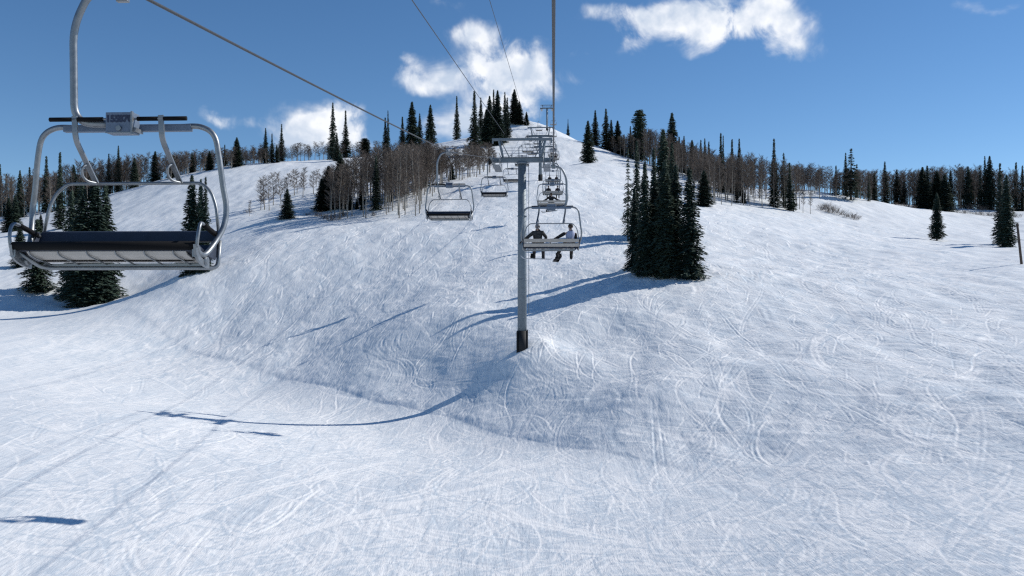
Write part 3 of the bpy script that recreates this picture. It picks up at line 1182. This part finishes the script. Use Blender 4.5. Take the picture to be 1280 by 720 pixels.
    prof = [(.0, .108), (.045, .112), (.085, .098), (.115, .07), (.133, .03), (.136, .004)]
    ht.tube([(hx, -.04, .885 + z) for z, r in prof], [r for z, r in prof], 18)
    if hat is M_GREY:
        ht.tube([(hx, -.14, .925), (hx, -.19, .91)], [.07, .05], 12, flat=(.35, 1.1))
    ht.tube([(hx, .03, .86), (hx, .02, .80)], [.08, .055], 12)
    ht.build('helmet' if hat is M_GREY else 'hat', hat, root)
    return root


def in_chair(c, x, y=-.12, z=-1.72):
    """world point of a spot on a chair's seat"""
    rot = Matrix.Rotation(c.rotation_euler.z, 4, 'Z')
    return Vector(c.location) + (rot @ Vector((x, y, z)))


RG = 'riders sitting on the uphill chairs'
c1, c2, c3, c4 = upc[:4]
# note: the chairs face uphill, so local +x is the viewer's left
rzc = YAW + math.pi
pA = make_person(in_chair(c1, .58), rzc, M_CAMO, M_BLK, M_GREY,
                 [((-.36, -.05, .42), (-.30, -.32, .34)), ((.47, .02, .42), (.72, -.02, .24))],
                 [((-.20, -.50, .10), (-.22, -.50, -.36)), ((.17, -.50, .10), (.19, -.52, -.37))], lean=0.02)
tag(pA, 'rider in dark patterned jacket and grey helmet, left seat of the nearest occupied chair', 'person', RG)
pB = make_person(in_chair(c1, -.78), rzc, M_WHITE, M_BRN, M_HAT,
                 [((-.30, -.10, .40), (-.28, -.38, .36)), ((.42, .02, .46), (.74, -.04, .28))],
                 [((-.12, -.48, .10), (-.10, -.48, -.38)), ((.30, -.46, .07), (.52, -.40, -.34))], sleeve=M_BLK, lean=-0.06)
tag(pB, 'rider in pale jacket with dark sleeves, right seat of the nearest occupied chair', 'person', RG)
pC = make_person(in_chair(c2, .10), rzc, M_BLK, M_BLK, M_HAT,
                 [((-.50, .06, .42), (-.86, .10, .30)), ((.46, .06, .42), (.80, .10, .28))],
                 [((-.16, -.50, .12), (-.10, -.52, -.34)), ((.22, -.50, .12), (.24, -.54, -.36))], lean=0.0)
tag(pC, 'rider in black leaning back with arms spread, alone on the second occupied chair', 'person', RG)
two = []
plain_arms = [((-.28, -.10, .40), (-.22, -.38, .32)), ((.28, -.10, .40), (.22, -.38, .32))]
plain_legs = [((-.15, -.50, .10), (-.15, -.50, -.37)), ((.15, -.50, .10), (.17, -.52, -.37))]
pD = make_person(in_chair(c3, .55), rzc, M_BLK, M_BLK, M_HAT, plain_arms, plain_legs)
tag(pD, 'dark rider on the left seat of the third occupied chair', 'person', RG)
pE = make_person(in_chair(c3, -.62), rzc, cloth('dark_maroon_jacket', (0.03, 0.014, 0.016)), M_BLK, M_HAT, plain_arms, plain_legs)
tag(pE, 'dark upright rider on the right seat of the third occupied chair', 'person', RG)
for i, (c, x, lb) in enumerate([(c4, .55, 'tiny dark rider, left seat of the chair beside the second tower pole'), (c4, -.6, 'tiny dark rider, right seat of the chair beside the second tower pole'),
                                (upc[4], .5, None), (upc[4], -.5, None), (upc[5], .5, None), (upc[5], -.6, None), (upc[6], 0.3, None), (upc[7], -.3, None)]):
    q = copy_tree(pD if i % 2 == 0 else pE)
    q.location = in_chair(c, x)
    q['label'] = lb or 'tiny distant dark rider on a chair near the summit'


def make_board(loc, rot, mat, label):
    root = empty('snowboard', loc)
    root.rotation_euler = rot
    dk = MB()
    n = 22
    L, Wd, T = 1.52, .27, .012
    top = []
    for k in range(n):
        t = -1 + 2 * k / (n - 1)
        w = Wd / 2 * (0.90 + 0.1 * abs(t) ** 2) * (math.sqrt(max(0, 1 - ((abs(t) - .8) / .2) ** 2)) if abs(t) > .8 else 1)
        zz = 0.09 * max(0, abs(t) - .78) ** 1.4 * 12
        top.append((t * L / 2, max(w, .012), zz))
    vs, fs = [], []
    for x, w, z in top:
        vs += [(x, -w, z), (x, w, z), (x, w, z + T), (x, -w, z + T)]
    for k in range(n - 1):
        for j in range(4):
            fs.append((4 * k + j, 4 * k + (j + 1) % 4, 4 * k + 4 + (j + 1) % 4, 4 * k + 4 + j))
    fs += [(3, 2, 1, 0), tuple(4 * n - 4 + j for j in range(4))]
    dk.add(vs, fs)
    dk.build('deck', mat, root)
    for s in (-1, 1):
        b_ = MB()
        b_.box((s * .26, 0, .03), (.12, .26, .035)).box((s * .26, .12, .13), (.11, .03, .19))
        b_.tube([(s * .26 - .06, .02, .10), (s * .26, -.02, .15), (s * .26 + .06, .02, .10)], .018, 8)
        b_.build('binding', M_BLACK, root)
    tag(root, label, 'snowboard', 'snowboards hanging below riders')
    return root


rot = Matrix.Rotation(rzc, 4, 'Z')
make_board(Vector(pA.location) + rot @ Vector((.05, -.55, -.50)), (R(4), R(-2), rzc + R(8)), M_BOARD, 'snowboard held crosswise under the rider in the patterned jacket')
make_board(Vector(pB.location) + rot @ Vector((.52, -.62, -.52)), (R(-8), R(14), rzc + R(82)), M_BLK, 'dark snowboard dangling from one foot of the rider in the pale jacket')
make_board(Vector(pC.location) + rot @ Vector((.12, -.55, -.52)), (R(-16), R(6), rzc + R(-10)), M_BLK, 'dark snowboard hanging below the rider in black with spread arms')

# ------------------------------------------------------------------ trees
def spruce_mesh(seed, H=16.0, rmax=2.1, thick=1.0, spire=0.0, gappy=0.0, low=0.04, dens=1.0):
    r = random.Random(seed)
    tr = MB()
    tr.tube([(0, 0, -0.8), (0.02, 0, H * .35), (0, .03, H * .7), (0, 0, H * .985)], [.20, .15, .085, .012], 7)
    cr = MB()
    z = H * low
    while z < H * 0.995:
        t = (z / H - low) / (1 - low)
        prof = (1 - t) ** (0.80 + 0.5 * spire)
        if spire and t > 0.66:
            prof *= 1 - 0.28 * min(1, spire)
        R0 = rmax * prof * (0.86 + 0.14 * math.sin(z * 2.3 + seed)) + 0.04
        if t < 0.06:
            R0 *= 0.8
        nb = max(4, int((5 + 6.5 * R0 / rmax) * dens))
        if r.random() < gappy * 0.35:
            z += 0.3
            continue
        a0 = r.random() * 6.28
        for k in range(nb):
            if r.random() < gappy * 0.4:
                continue
            a = a0 + 6.283 * k / nb + r.gauss(0, 0.25)
            L = R0 * r.uniform(0.62, 1.12)
            ca, sa = math.cos(a), math.sin(a)
            droop = 0.35 + 0.45 * (1 - t) + r.gauss(0, .1)
            if t > 0.85:
                droop = -0.15
            steps = max(2, int(L / 0.30 + 1))
            zb = z + r.uniform(-.12, .12)
            for q in range(steps):
                u_ = (q + 0.65) / steps
                rr = L * u_
                zz = zb - droop * L * u_ ** 1.3 * 0.8 + (0.25 * L * max(0, u_ - .75))
                cx, cy = ca * rr, sa * rr
                wd = (0.16 + 0.26 * L * (1 - 0.65 * u_) * 0.8) * thick
                for m_ in range(2 if q < steps - 1 else 3):
                    aa = a + r.uniform(-0.9, 0.9)
                    l2 = r.uniform(.22, .46) * (0.75 + 0.3 * L / rmax) * min(1, .35 + R0)
                    dx, dy = math.cos(aa) * l2, math.sin(aa) * l2
                    sx, sy = -math.sin(aa), math.cos(aa)
                    ox, oy = r.uniform(-wd, wd) * -sa * .8, r.uniform(-wd, wd) * ca * .8
                    hz = r.uniform(-.05, .05)
                    w2 = r.uniform(.09, .17) * thick * min(1, .35 + R0)
                    tip = -r.uniform(.08, .26)
                    p = (cx + ox, cy + oy, zz + hz)
                    cr.add([(p[0] - dx * .35, p[1] - dy * .35, p[2] + .02), (p[0] + sx * w2 + dx * .2, p[1] + sy * w2 + dy * .2, p[2] - .06 - r.random() * .08),
                            (p[0] + dx, p[1] + dy, p[2] + tip), (p[0] - sx * w2 + dx * .2, p[1] - sy * w2 + dy * .2, p[2] - .05 - r.random() * .08)], [(0, 1, 2, 3)])
        z += r.uniform(.20, .32) * (0.75 + 0.35 * (R0 / rmax)) / max(.6, dens)
    return tr.mesh('trunk', M_BARK), cr.mesh('crown', M_NEEDLE)


SPR = {
    'full': [spruce_mesh(1, 16, 2.5, 1.15, dens=1.35), spruce_mesh(2, 16, 2.3, 1.1, dens=1.35), spruce_mesh(3, 16, 2.8, 1.2, low=.02, dens=1.3)],
    'slim': [spruce_mesh(4, 16, 1.45, 1.0, .4), spruce_mesh(5, 16, 1.25, .95, .6), spruce_mesh(6, 16, 1.6, 1.0, .2), spruce_mesh(7, 16, 1.35, 1.0, .9)],
    'gappy': [spruce_mesh(8, 16, 1.8, 1.1, .3, gappy=.55), spruce_mesh(9, 16, 1.9, 1.0, .2, gappy=.75, low=.12)],
    'round': [spruce_mesh(10, 12, 2.4, 1.3, -.9, low=.1, dens=1.2)],
}


def aspen_mesh(seed, H=11.0, spread=1.6, start=.35, ntw=1.0):
    r = random.Random(seed)
    tr, cr = MB(), MB()
    lx, ly = r.gauss(0, .3), r.gauss(0, .3)

    def axis_at(u_):
        return Vector((lx * u_ * u_ + .08 * math.sin(u_ * 6 + seed), ly * u_ * u_ + .08 * math.cos(u_ * 5), H * u_))
    tr.tube([axis_at(k / 7) - Vector((0, 0, .6 if k == 0 else 0)) for k in range(8)], [.105 * (1 - .9 * k / 7) + .008 for k in range(8)], 6)
    n = int(40 * ntw)
    for k in range(n):
        u_ = start + (1 - start) * (k + r.random()) / n * .97
        p0 = axis_at(u_)
        a = r.random() * 6.283
        L = spread * (1.15 - .75 * u_) * r.uniform(.6, 1.15) + .25
        up = r.uniform(.55, 1.0)
        d = Vector((math.cos(a), math.sin(a), up)).normalized()
        p1 = p0 + d * L * .55
        p2 = p1 + (d + Vector((0, 0, .35))).normalized() * L * .5
        cr.tube([p0, p1, p2], [.040, .028, .014], 3, caps=False)
        for j in range(int(9 * ntw)):
            w = r.uniform(.2, 1.0)
            b0 = p0.lerp(p1, w / .55) if w < .55 else p1.lerp(p2, (w - .55) / .45)
            a2 = a + r.gauss(0, 1.0)
            d2_ = Vector((math.cos(a2), math.sin(a2), r.uniform(.3, 1.3))).normalized()
            l2 = r.uniform(.35, .85) * (.6 + .4 * L / spread)
            b1 = b0 + d2_ * l2
            cr.tube([b0, b1], [.019, .010], 3, caps=False)
            for _ in range(2):
                b2 = b0.lerp(b1, r.uniform(.3, .9))
                d3 = (d2_ + Vector((r.gauss(0, .6), r.gauss(0, .6), r.gauss(.2, .4)))).normalized()
                cr.tube([b2, b2 + d3 * r.uniform(.2, .45)], [.015, .008], 3, caps=False)
    return tr.mesh('trunk', M_ASPB), cr.mesh('crown', M_TWIG)


ASP = [aspen_mesh(20 + k, 11, (1.5, 1.9, 1.3, 1.7, 1.6)[k], (.30, .22, .36, .26, .18)[k]) for k in range(5)]


def bush_mesh(seed, H=1.6):
    r = random.Random(seed)
    m = MB()
    for k in range(46):
        a = r.random() * 6.283
        d = Vector((math.cos(a) * r.uniform(.1, .8), math.sin(a) * r.uniform(.1, .8), 1)).normalized()
        b = Vector((r.gauss(0, .35), r.gauss(0, .35), -.15))
        L = H * r.uniform(.5, 1.1)
        m.tube([b, b + d * L * .6, b + d * L + Vector((r.gauss(0, .15), r.gauss(0, .15), 0))], [.014, .010, .004], 3, caps=False)
        for _ in range(5):
            p = b + d * L * r.uniform(.3, .95)
            m.tube([p, p + (d + Vector((r.gauss(0, .6), r.gauss(0, .6), .1))).normalized() * r.uniform(.2, .5)], [.007, .003], 3, caps=False)
    return m.mesh('bare_bush', M_TWIG)


BUSH = [bush_mesh(60 + k) for k in range(3)]
trnd = random.Random(5)


def tree(kind, meshes, loc, h, h0, wide, label, cat, group):
    root = empty(kind, (loc.x, loc.y, loc.z - .15), trnd.random() * 6.283)
    s = h / h0
    root.scale = (s * wide, s * wide, s)
    for nm, m in zip(('trunk', 'crown'), meshes):
        o = bpy.data.objects.new(nm, m)
        COL.objects.link(o)
        o.parent = root
    tag(root, label, cat, group)
    return root


ORD = ['leftmost', 'second from the left', 'third from the left', 'fourth from the left', 'fifth from the left', 'sixth from the left', 'seventh from the left', 'eighth from the left',
       'ninth from the left', 'tenth from the left', 'eleventh from the left', 'twelfth from the left', 'thirteenth from the left', 'fourteenth from the left', 'fifteenth from the left', 'sixteenth from the left',
       'seventh from the right', 'sixth from the right', 'fifth from the right', 'fourth from the right', 'third from the right', 'second from the right', 'rightmost']


_cr = {}


def crown_radius(m, h0):
    if m.name not in _cr:
        a = np.empty(len(m.vertices) * 3)
        m.vertices.foreach_get('co', a)
        a = a.reshape(-1, 3)
        low = a[a[:, 2] < h0 * .4]
        _cr[m.name] = float(np.percentile(np.hypot(low[:, 0], low[:, 1]), 90))
    return _cr[m.name]


def spruce_stand(group, where, items):
    """items: (x, base y, top y, half width px, kind[, label])"""
    items = sorted(items, key=lambda t: t[0])
    hs = sorted((t[1] - t[2]) for t in items)
    for i, it in enumerate(items):
        x, by, ty, hw, kind = it[:5]
        p = plant(x, by)
        h = p.y * ((HZ - ty) / F) - p.z
        h = max(h, 1.5)
        ms = SPR[kind][(i * 7 + int(x)) % len(SPR[kind])]
        h0 = 12.0 if kind == 'round' else 16.0
        r0 = crown_radius(ms[1], h0)
        wide = (1.08 * hw * p.y / F) / (r0 * h / h0)
        wide = min(max(wide, .6), 2.2)
        if len(it) > 5:
            lab = it[5]
        else:
            q = by - ty
            size = 'tall' if q >= hs[int(len(hs) * .66)] else 'short' if q <= hs[int(len(hs) * .3)] else 'mid-height'
            shape = {'full': 'broad', 'slim': 'slim', 'gappy': 'ragged', 'round': 'rounded'}[kind]
            place = ORD[i] if i < 16 and (i < 8 or len(items) - i > 7) else ORD[23 - (len(items) - i)]
            lab = f'{size} {shape} spruce, {place} {where}'
        tree('spruce_tree', ms, p, h, h0, wide, lab, 'spruce', group)


spruce_stand('big clump of spruces right of the lift', 'in the big dark clump right of the lift', [
    (785, 302, 183, 7, 'gappy', 'ragged thin spruce at the left edge of the big dark clump'),
    (796, 306, 174, 9, 'slim'), (793, 338, 232, 10, 'full'), (806, 344, 200, 13, 'full'), (817, 300, 184, 10, 'slim'), (818, 340, 212, 14, 'full'),
    (829, 298, 160, 15, 'full', 'tallest broad spruce rising from the middle of the big dark clump'),
    (831, 346, 198, 17, 'full'), (845, 342, 203, 15, 'full'), (862, 347, 207, 17, 'full', 'broad low spruce at the right edge of the big dark clump'),
    (840, 302, 176, 11, 'slim')])
spruce_stand('lone spruces on the slopes', 'among the lone spruces', [
    (880, 258, 212, 10, 'full', 'small dense cone-shaped spruce on snow just right of the big clump'),
    (735, 203, 150, 8, 'full', 'lone spruce on open snow right of the ropes below the skyline'),
    (571, 158, 119, 4.5, 'slim', 'lone slim spruce on the bare left shoulder of the summit'),
    (359, 274, 235, 9, 'full', 'short bushy spruce standing alone on the left slope'),
    (1171, 298, 240, 8, 'full', 'small cone-shaped lone spruce on open snow at the right'),
    (1250, 305, 202, 8, 'slim', 'tall spruce of the close pair at the right edge, the left one'),
    (1258, 309, 217, 10, 'full', 'broader spruce of the close pair at the right edge, the right one'),
    (710, 166, 148, 2, 'slim', 'tiny thin spruce on the skyline right of the lift rope'),
    (565, 224, 203, 4, 'full', 'tiny spruce among bare aspens behind the nearest small empty chair')])
spruce_stand('spruces on the ridge right of the summit', 'on the ridge right of the summit', [
    (744, 180, 137, 7, 'slim'), (757.5, 182, 135, 7, 'slim'), (764, 184, 149, 6, 'slim'), (772, 187, 150, 7, 'full'), (780, 189, 167, 5, 'slim'),
    (788, 195, 157, 5, 'slim'), (799, 200, 136, 10, 'round'), (840, 214, 140, 10, 'full'), (849, 216, 170, 6, 'slim'), (855, 217, 169, 5, 'slim'),
    (865, 222, 174, 7, 'full'), (870, 224, 181, 5, 'slim'), (876, 226, 174, 5, 'slim'), (881, 228, 172, 5, 'slim'), (886, 230, 176, 5, 'slim')])
spruce_stand('spruces in the row beyond the right slope', 'in the row beyond the right slope', [
    (901, 242, 165, 6, 'slim'), (904, 240, 168, 4, 'slim'), (915, 243, 173, 6, 'slim'), (924, 246, 172, 6, 'slim'), (929, 254, 236, 6, 'full'), (921, 253, 228, 5, 'gappy'),
    (967.5, 259, 172, 7, 'slim', 'tall dark slim spruce standing highest in the row right of the small cone spruce'),
    (979.5, 259, 188, 6, 'gappy'), (987, 264, 202, 6, 'slim'), (992, 264, 230, 5, 'gappy')])
spruce_stand('spruces on the far right skyline', 'on the far right skyline', [
    (1057, 244, 190, 5, 'slim'), (1063.7, 250, 184, 10, 'gappy', 'ragged spruce with bare visible trunk on the right skyline'), (1071, 245, 203, 5, 'gappy'),
    (1093, 250, 213, 5, 'slim'), (1106, 251, 201, 6, 'slim'), (1121, 252, 211, 6, 'slim'), (1130, 254, 225, 5, 'slim'),
    (1045, 244, 206, 5, 'slim'), (1086, 253, 217, 2.5, 'gappy')])
spruce_stand('spruces in the dark group at the far right', 'in the dark group at the far right', [
    (1153, 261, 208, 9, 'full'), (1159, 260, 206, 7, 'slim'), (1171, 263, 213, 10, 'full'), (1181, 265, 217, 10, 'full'), (1188, 250, 213, 7, 'slim'),
    (1210, 248, 207, 7, 'full'), (1225, 250, 205, 4, 'slim'), (1231, 254, 194, 5, 'slim'), (1237, 256, 194, 8, 'full'), (1270, 254, 202, 6, 'slim'), (1278, 262, 206, 6, 'slim')])
spruce_stand('spruces on the summit', 'in the summit clump', [
    (593, 194, 113, 8, 'slim', 'tall spruce with thin tip, front left of the summit clump'), (601, 172, 121, 5, 'slim'), (612, 182, 119, 8, 'full'), (608, 182, 136, 8, 'full'),
    (617, 179, 111, 5, 'slim'), (622, 181, 112, 8, 'full'), (626, 178, 148, 7, 'full'), (631, 170, 114, 5, 'slim'), (634, 172, 121, 5, 'slim'), (643, 154, 111, 7, 'full'), (649, 155, 126, 6, 'full'), (658, 156, 139, 3, 'full')])
spruce_stand('spruces on the knoll left of the summit', 'on the knoll left of the summit', [
    (481.5, 200, 146, 5, 'slim'), (485, 200, 137, 3.5, 'slim'), (503, 188, 145, 5, 'slim'), (515, 175, 126, 9, 'full'), (524.6, 176, 141, 5, 'slim'), (538, 167, 130, 6.5, 'full'),
    (527, 234, 178, 8, 'full'), (537, 216, 166, 3.5, 'slim'), (533, 216, 167, 4, 'slim')])
spruce_stand('spruces in the left thicket', 'in the thicket left of the small empty chair', [
    (416, 200, 127, 6, 'slim', 'tallest slim spruce on the left skyline in front of the cloud'), (432, 198, 137, 6, 'slim', 'spruce with a long bare thin tip on the left skyline'), (421, 203, 165, 5, 'slim'),
    (456, 194, 172, 7, 'round', 'small rounded evergreen on the left skyline before the cloud'), (470, 262, 193, 7, 'slim'), (402, 264, 222, 10, 'full'), (411, 263, 206, 11, 'full'), (425, 260, 190, 12, 'full'),
    (433, 262, 205, 7, 'full'), (452, 256, 212, 6, 'slim'), (487, 252, 192, 5, 'slim'), (503, 244, 188, 6, 'full'), (518, 240, 184, 5, 'slim'),
    (438, 263, 249, 3.5, 'full'), (446, 262, 248, 3.5, 'full'), (453, 262, 248, 3.5, 'full')])
spruce_stand('spruces along the left ridge', 'along the ridge behind the near chair', [
    (8, 268, 216, 6, 'slim'), (0, 268, 204, 6, 'slim'), (14, 268, 221, 5, 'slim'), (37, 264, 208, 6, 'slim'), (58, 265, 194, 7, 'slim'), (75, 286, 189, 8, 'slim'), (136, 238, 191, 5, 'slim'), (148, 240, 181, 5, 'slim'),
    (25, 272, 212, 6, 'full'), (92, 256, 205, 7, 'full'), (112, 250, 200, 6, 'slim'), (168, 236, 196, 6, 'full'), (216, 224, 194, 6, 'full'), (262, 214, 188, 5, 'full'),
    (194, 226, 188, 7, 'full'), (240, 217, 189, 5, 'slim'), (281, 209, 180, 4, 'slim'), (296, 208, 171, 7, 'full'), (332, 204, 159, 4.5, 'slim'), (340, 204, 166, 3.5, 'slim'), (352, 202, 154, 5, 'slim'), (346, 204, 180, 4, 'slim')])
spruce_stand('spruces on the slope behind the near chair', 'on the slope seen through the near chair', [
    (11, 289, 246, 8, 'full', 'clumped low spruce at the left picture edge above the near chair'), (19, 288, 243, 7, 'full', 'clumped low spruce right beside the leftmost one at the picture edge'),
    (51, 291, 267, 4, 'full', 'tiny spruce seen inside the left end of the near chair frame'), (25, 334, 278, 9, 'full', 'small spruce half hidden by the left armrest of the near chair'),
    (47, 362, 272, 16, 'full', 'bushy spruce under the left end of the near chair seat'),
    (90, 372, 236, 14, 'full', 'left spruce of the big clump behind the near chair seat'), (103, 382, 226, 20, 'full', 'front spruce of the big clump behind the near chair seat'),
    (119, 380, 216, 20, 'full', 'tallest spruce of the big clump behind the near chair seat'), (132, 374, 228, 17, 'full', 'right spruce of the big clump behind the near chair seat'),
    (240, 343, 217, 14, 'full', 'tall spruce of the trio behind the right end of the near chair'), (251, 341, 222, 9, 'full', 'middle spruce of the trio behind the right end of the near chair'),
    (257, 340, 219, 8, 'slim', 'right spruce of the trio behind the right end of the near chair')])


MASS = []


def aspen_stand(group, label, n, xr, base, top, jit=6, mass=0, back=0):
    """xr: x range; base/top: lists of (x, y) interpolated; mass: trees of the continuous wood behind, joined later"""
    bx, by_ = zip(*base)
    tx, ty_ = zip(*top)
    for i in range(n + mass):
        x = xr[0] + (xr[1] - xr[0]) * ((i + trnd.random()) / n if i < n else trnd.random())
        by = np.interp(x, bx, by_) + trnd.uniform(-jit, jit * .4)
        ty = np.interp(x, tx, ty_) + abs(trnd.gauss(0, 5)) - 2
        p = plant(x, by)
        h = max(p.y * ((HZ - ty) / F) - p.z, 2.0)
        if i >= n:
            p = p + Vector((0, trnd.uniform(1, 8 + back), 0))
            p.z = ground_at(p.x, p.y)
            h = max(p.y * ((HZ - ty) / F) - p.z, 2.0) * .95
        k = trnd.randrange(len(ASP))
        wide = trnd.uniform(.85, 1.25) * min(1.7, max(.8, 10.0 / h))
        if i < n:
            tree('aspen_tree', ASP[k], p, h, 11.0, wide, label, 'aspen', group)
        else:
            MASS.append((p, h / 11.0, wide, k, trnd.random() * 6.283))


aspen_stand('bare aspens along the left ridge', 'bare brown aspen in the dense wood along the left ridge', 74, (-4, 312),
            [(-4, 276), (60, 264), (130, 242), (190, 227), (250, 214), (312, 206)], [(-4, 222), (60, 214), (110, 200), (200, 192), (312, 184)], 9, 230, 25)
aspen_stand('pale bare aspens on the left skyline', 'small pale bare aspen on the left skyline before the cloud', 22, (308, 472),
            [(308, 206), (400, 200), (472, 194)], [(308, 182), (400, 178), (472, 176)], 3, 40, 10)
aspen_stand('bare aspens in the left thicket', 'bare brown aspen with pale trunk in the thicket left of the small chairs', 58, (402, 546),
            [(402, 266), (470, 264), (520, 262), (546, 232)], [(402, 214), (440, 196), (470, 184), (520, 180), (546, 178)], 24, 80, 14)
aspen_stand('bare aspens left of the spruce', 'slender bare aspen in the open patch beside the short bushy spruce', 13, (322, 398),
            [(322, 262), (350, 258), (398, 240)], [(322, 222), (350, 214), (398, 208)], 10)
aspen_stand('bare aspens below the summit', 'bare brown aspen below the summit spruces left of the near tower', 20, (545, 618),
            [(545, 232), (580, 222), (618, 214)], [(545, 186), (600, 178), (618, 184)], 8, 30)
aspen_stand('bare aspens on the right ridge', 'bare brown aspen crowded behind the big dark clump on the right ridge', 36, (768, 900),
            [(768, 192), (800, 202), (860, 226), (900, 246)], [(768, 170), (800, 166), (820, 160), (860, 178), (900, 192)], 10, 110, 14)
aspen_stand('bare aspens in the right row', 'bare dark trunked aspen in the row beyond the right slope', 30, (885, 1000),
            [(885, 254), (930, 256), (1000, 260)], [(885, 196), (940, 194), (1000, 206)], 10, 70, 14)
aspen_stand('bare aspens on the far right skyline', 'bare brown aspen in the wood along the far right skyline', 44, (1000, 1284),
            [(1000, 243), (1060, 248), (1150, 254), (1220, 250), (1284, 262)], [(1000, 204), (1060, 212), (1150, 214), (1220, 206), (1284, 216)], 5, 210, 15)
# the wood behind the individual aspens, too many to count: one object
vs_, fs_, mi_, off = [], [], [], 0
for p, sc, wide, k, rz in MASS:
    for q, m in enumerate(ASP[k]):
        a = np.empty(len(m.vertices) * 3)
        m.vertices.foreach_get('co', a)
        a = a.reshape(-1, 3) * np.array([sc * wide, sc * wide, sc])
        c_, s_ = math.cos(rz), math.sin(rz)
        a = np.stack([a[:, 0] * c_ - a[:, 1] * s_ + p.x, a[:, 0] * s_ + a[:, 1] * c_ + p.y, a[:, 2] + p.z - .15], -1)
        lt = np.empty(len(m.polygons), np.int32)
        m.polygons.foreach_get('loop_total', lt)
        lv = np.empty(len(m.loops), np.int32)
        m.loops.foreach_get('vertex_index', lv)
        vs_.append(a)
        fs_.append((lv + off, lt, np.full(len(lt), q, np.int32)))
        off += len(a)
wm = bpy.data.meshes.new('aspen_wood')
va = np.concatenate(vs_).astype(np.float32)
lv = np.concatenate([f[0] for f in fs_])
lt = np.concatenate([f[1] for f in fs_])
wm.vertices.add(len(va))
wm.vertices.foreach_set('co', va.ravel())
wm.loops.add(len(lv))
wm.polygons.add(len(lt))
wm.loops.foreach_set('vertex_index', lv)
wm.polygons.foreach_set('loop_start', np.concatenate([[0], np.cumsum(lt)[:-1]]).astype(np.int32))
wm.polygons.foreach_set('material_index', np.concatenate([f[2] for f in fs_]))
wm.materials.append(M_ASPB)
wm.materials.append(M_TWIG)
wm.update(calc_edges=True)
wo_ = bpy.data.objects.new('aspen_wood', wm)
COL.objects.link(wo_)
tag(wo_, 'dense brown mass of bare aspens filling the woods along both ridges', 'wood', kind='stuff')


def bushes(group, label, spots):
    for i, (x, y, h) in enumerate(spots):
        p = plant(x, y)
        o = bpy.data.objects.new('bare_bush', BUSH[i % 3])
        o.location = p
        s = h * p.y / F / 1.6
        o.scale = (s * 1.5, s * 1.5, s)
        o.rotation_euler = (0, 0, trnd.random() * 6.28)
        COL.objects.link(o)
        tag(o, label, 'bush', group)


bushes('bare bushes on the right slope', 'low bare brown bush on the snow right of the spruce row',
       [(1028, 262, 9), (1036, 265, 10), (1043, 266, 10), (1051, 268, 8), (1058, 271, 7), (1066, 272, 7), (1071, 274, 7), (1033, 260, 8), (1120, 258, 6), (1128, 259, 6), (1135, 259, 7), (1142, 262, 6)])
bushes('bare bushes below the left thicket', 'low bare bush in the snow below the left thicket',
       [(396, 270, 8), (405, 273, 9), (413, 275, 10), (421, 274, 9), (429, 270, 8), (467, 270, 6), (312, 268, 7), (384, 270, 6)])
bushes('brush on the far right bank', 'bare brush on the shaded bank at the far right',
       [(1196 + 8 * k + (k * 5) % 4, 262 + (k * 7) % 13, 9) for k in range(10)])
for x, by, ty, lb in ((1004, 266, 238, 'thin bare sapling just right of the right spruce row'), (1013, 268, 238, 'bare forked sapling standing on snow before the brown bushes'), (152 + 160, 272, 250, 'tiny bare sapling alone on the left slope')):
    p = plant(x, by)
    tree('bare_sapling', ASP[2], p, max(2, p.y * ((HZ - ty) / F) - p.z), 11.0, 1.1, lb, 'sapling', None)

# leaning wooden post at the right edge
p0 = plant(1277, 331)
p1 = Vector(((1271.5 - 640) / F * p0.y, p0.y, (HZ - 279) / F * p0.y))
ps = MB()
ps.tube([p0 - (p1 - p0) * .15, p0.lerp(p1, .5), p1], [.16, .15, .14], 10)
ps.box(p1 - Vector((.05, .1, .25)), (.30, .28, .16))
wp = ps.build('wooden_post', M_WOOD)
tag(wp, 'weathered wooden post leaning left out of the snow at the right edge', 'post')
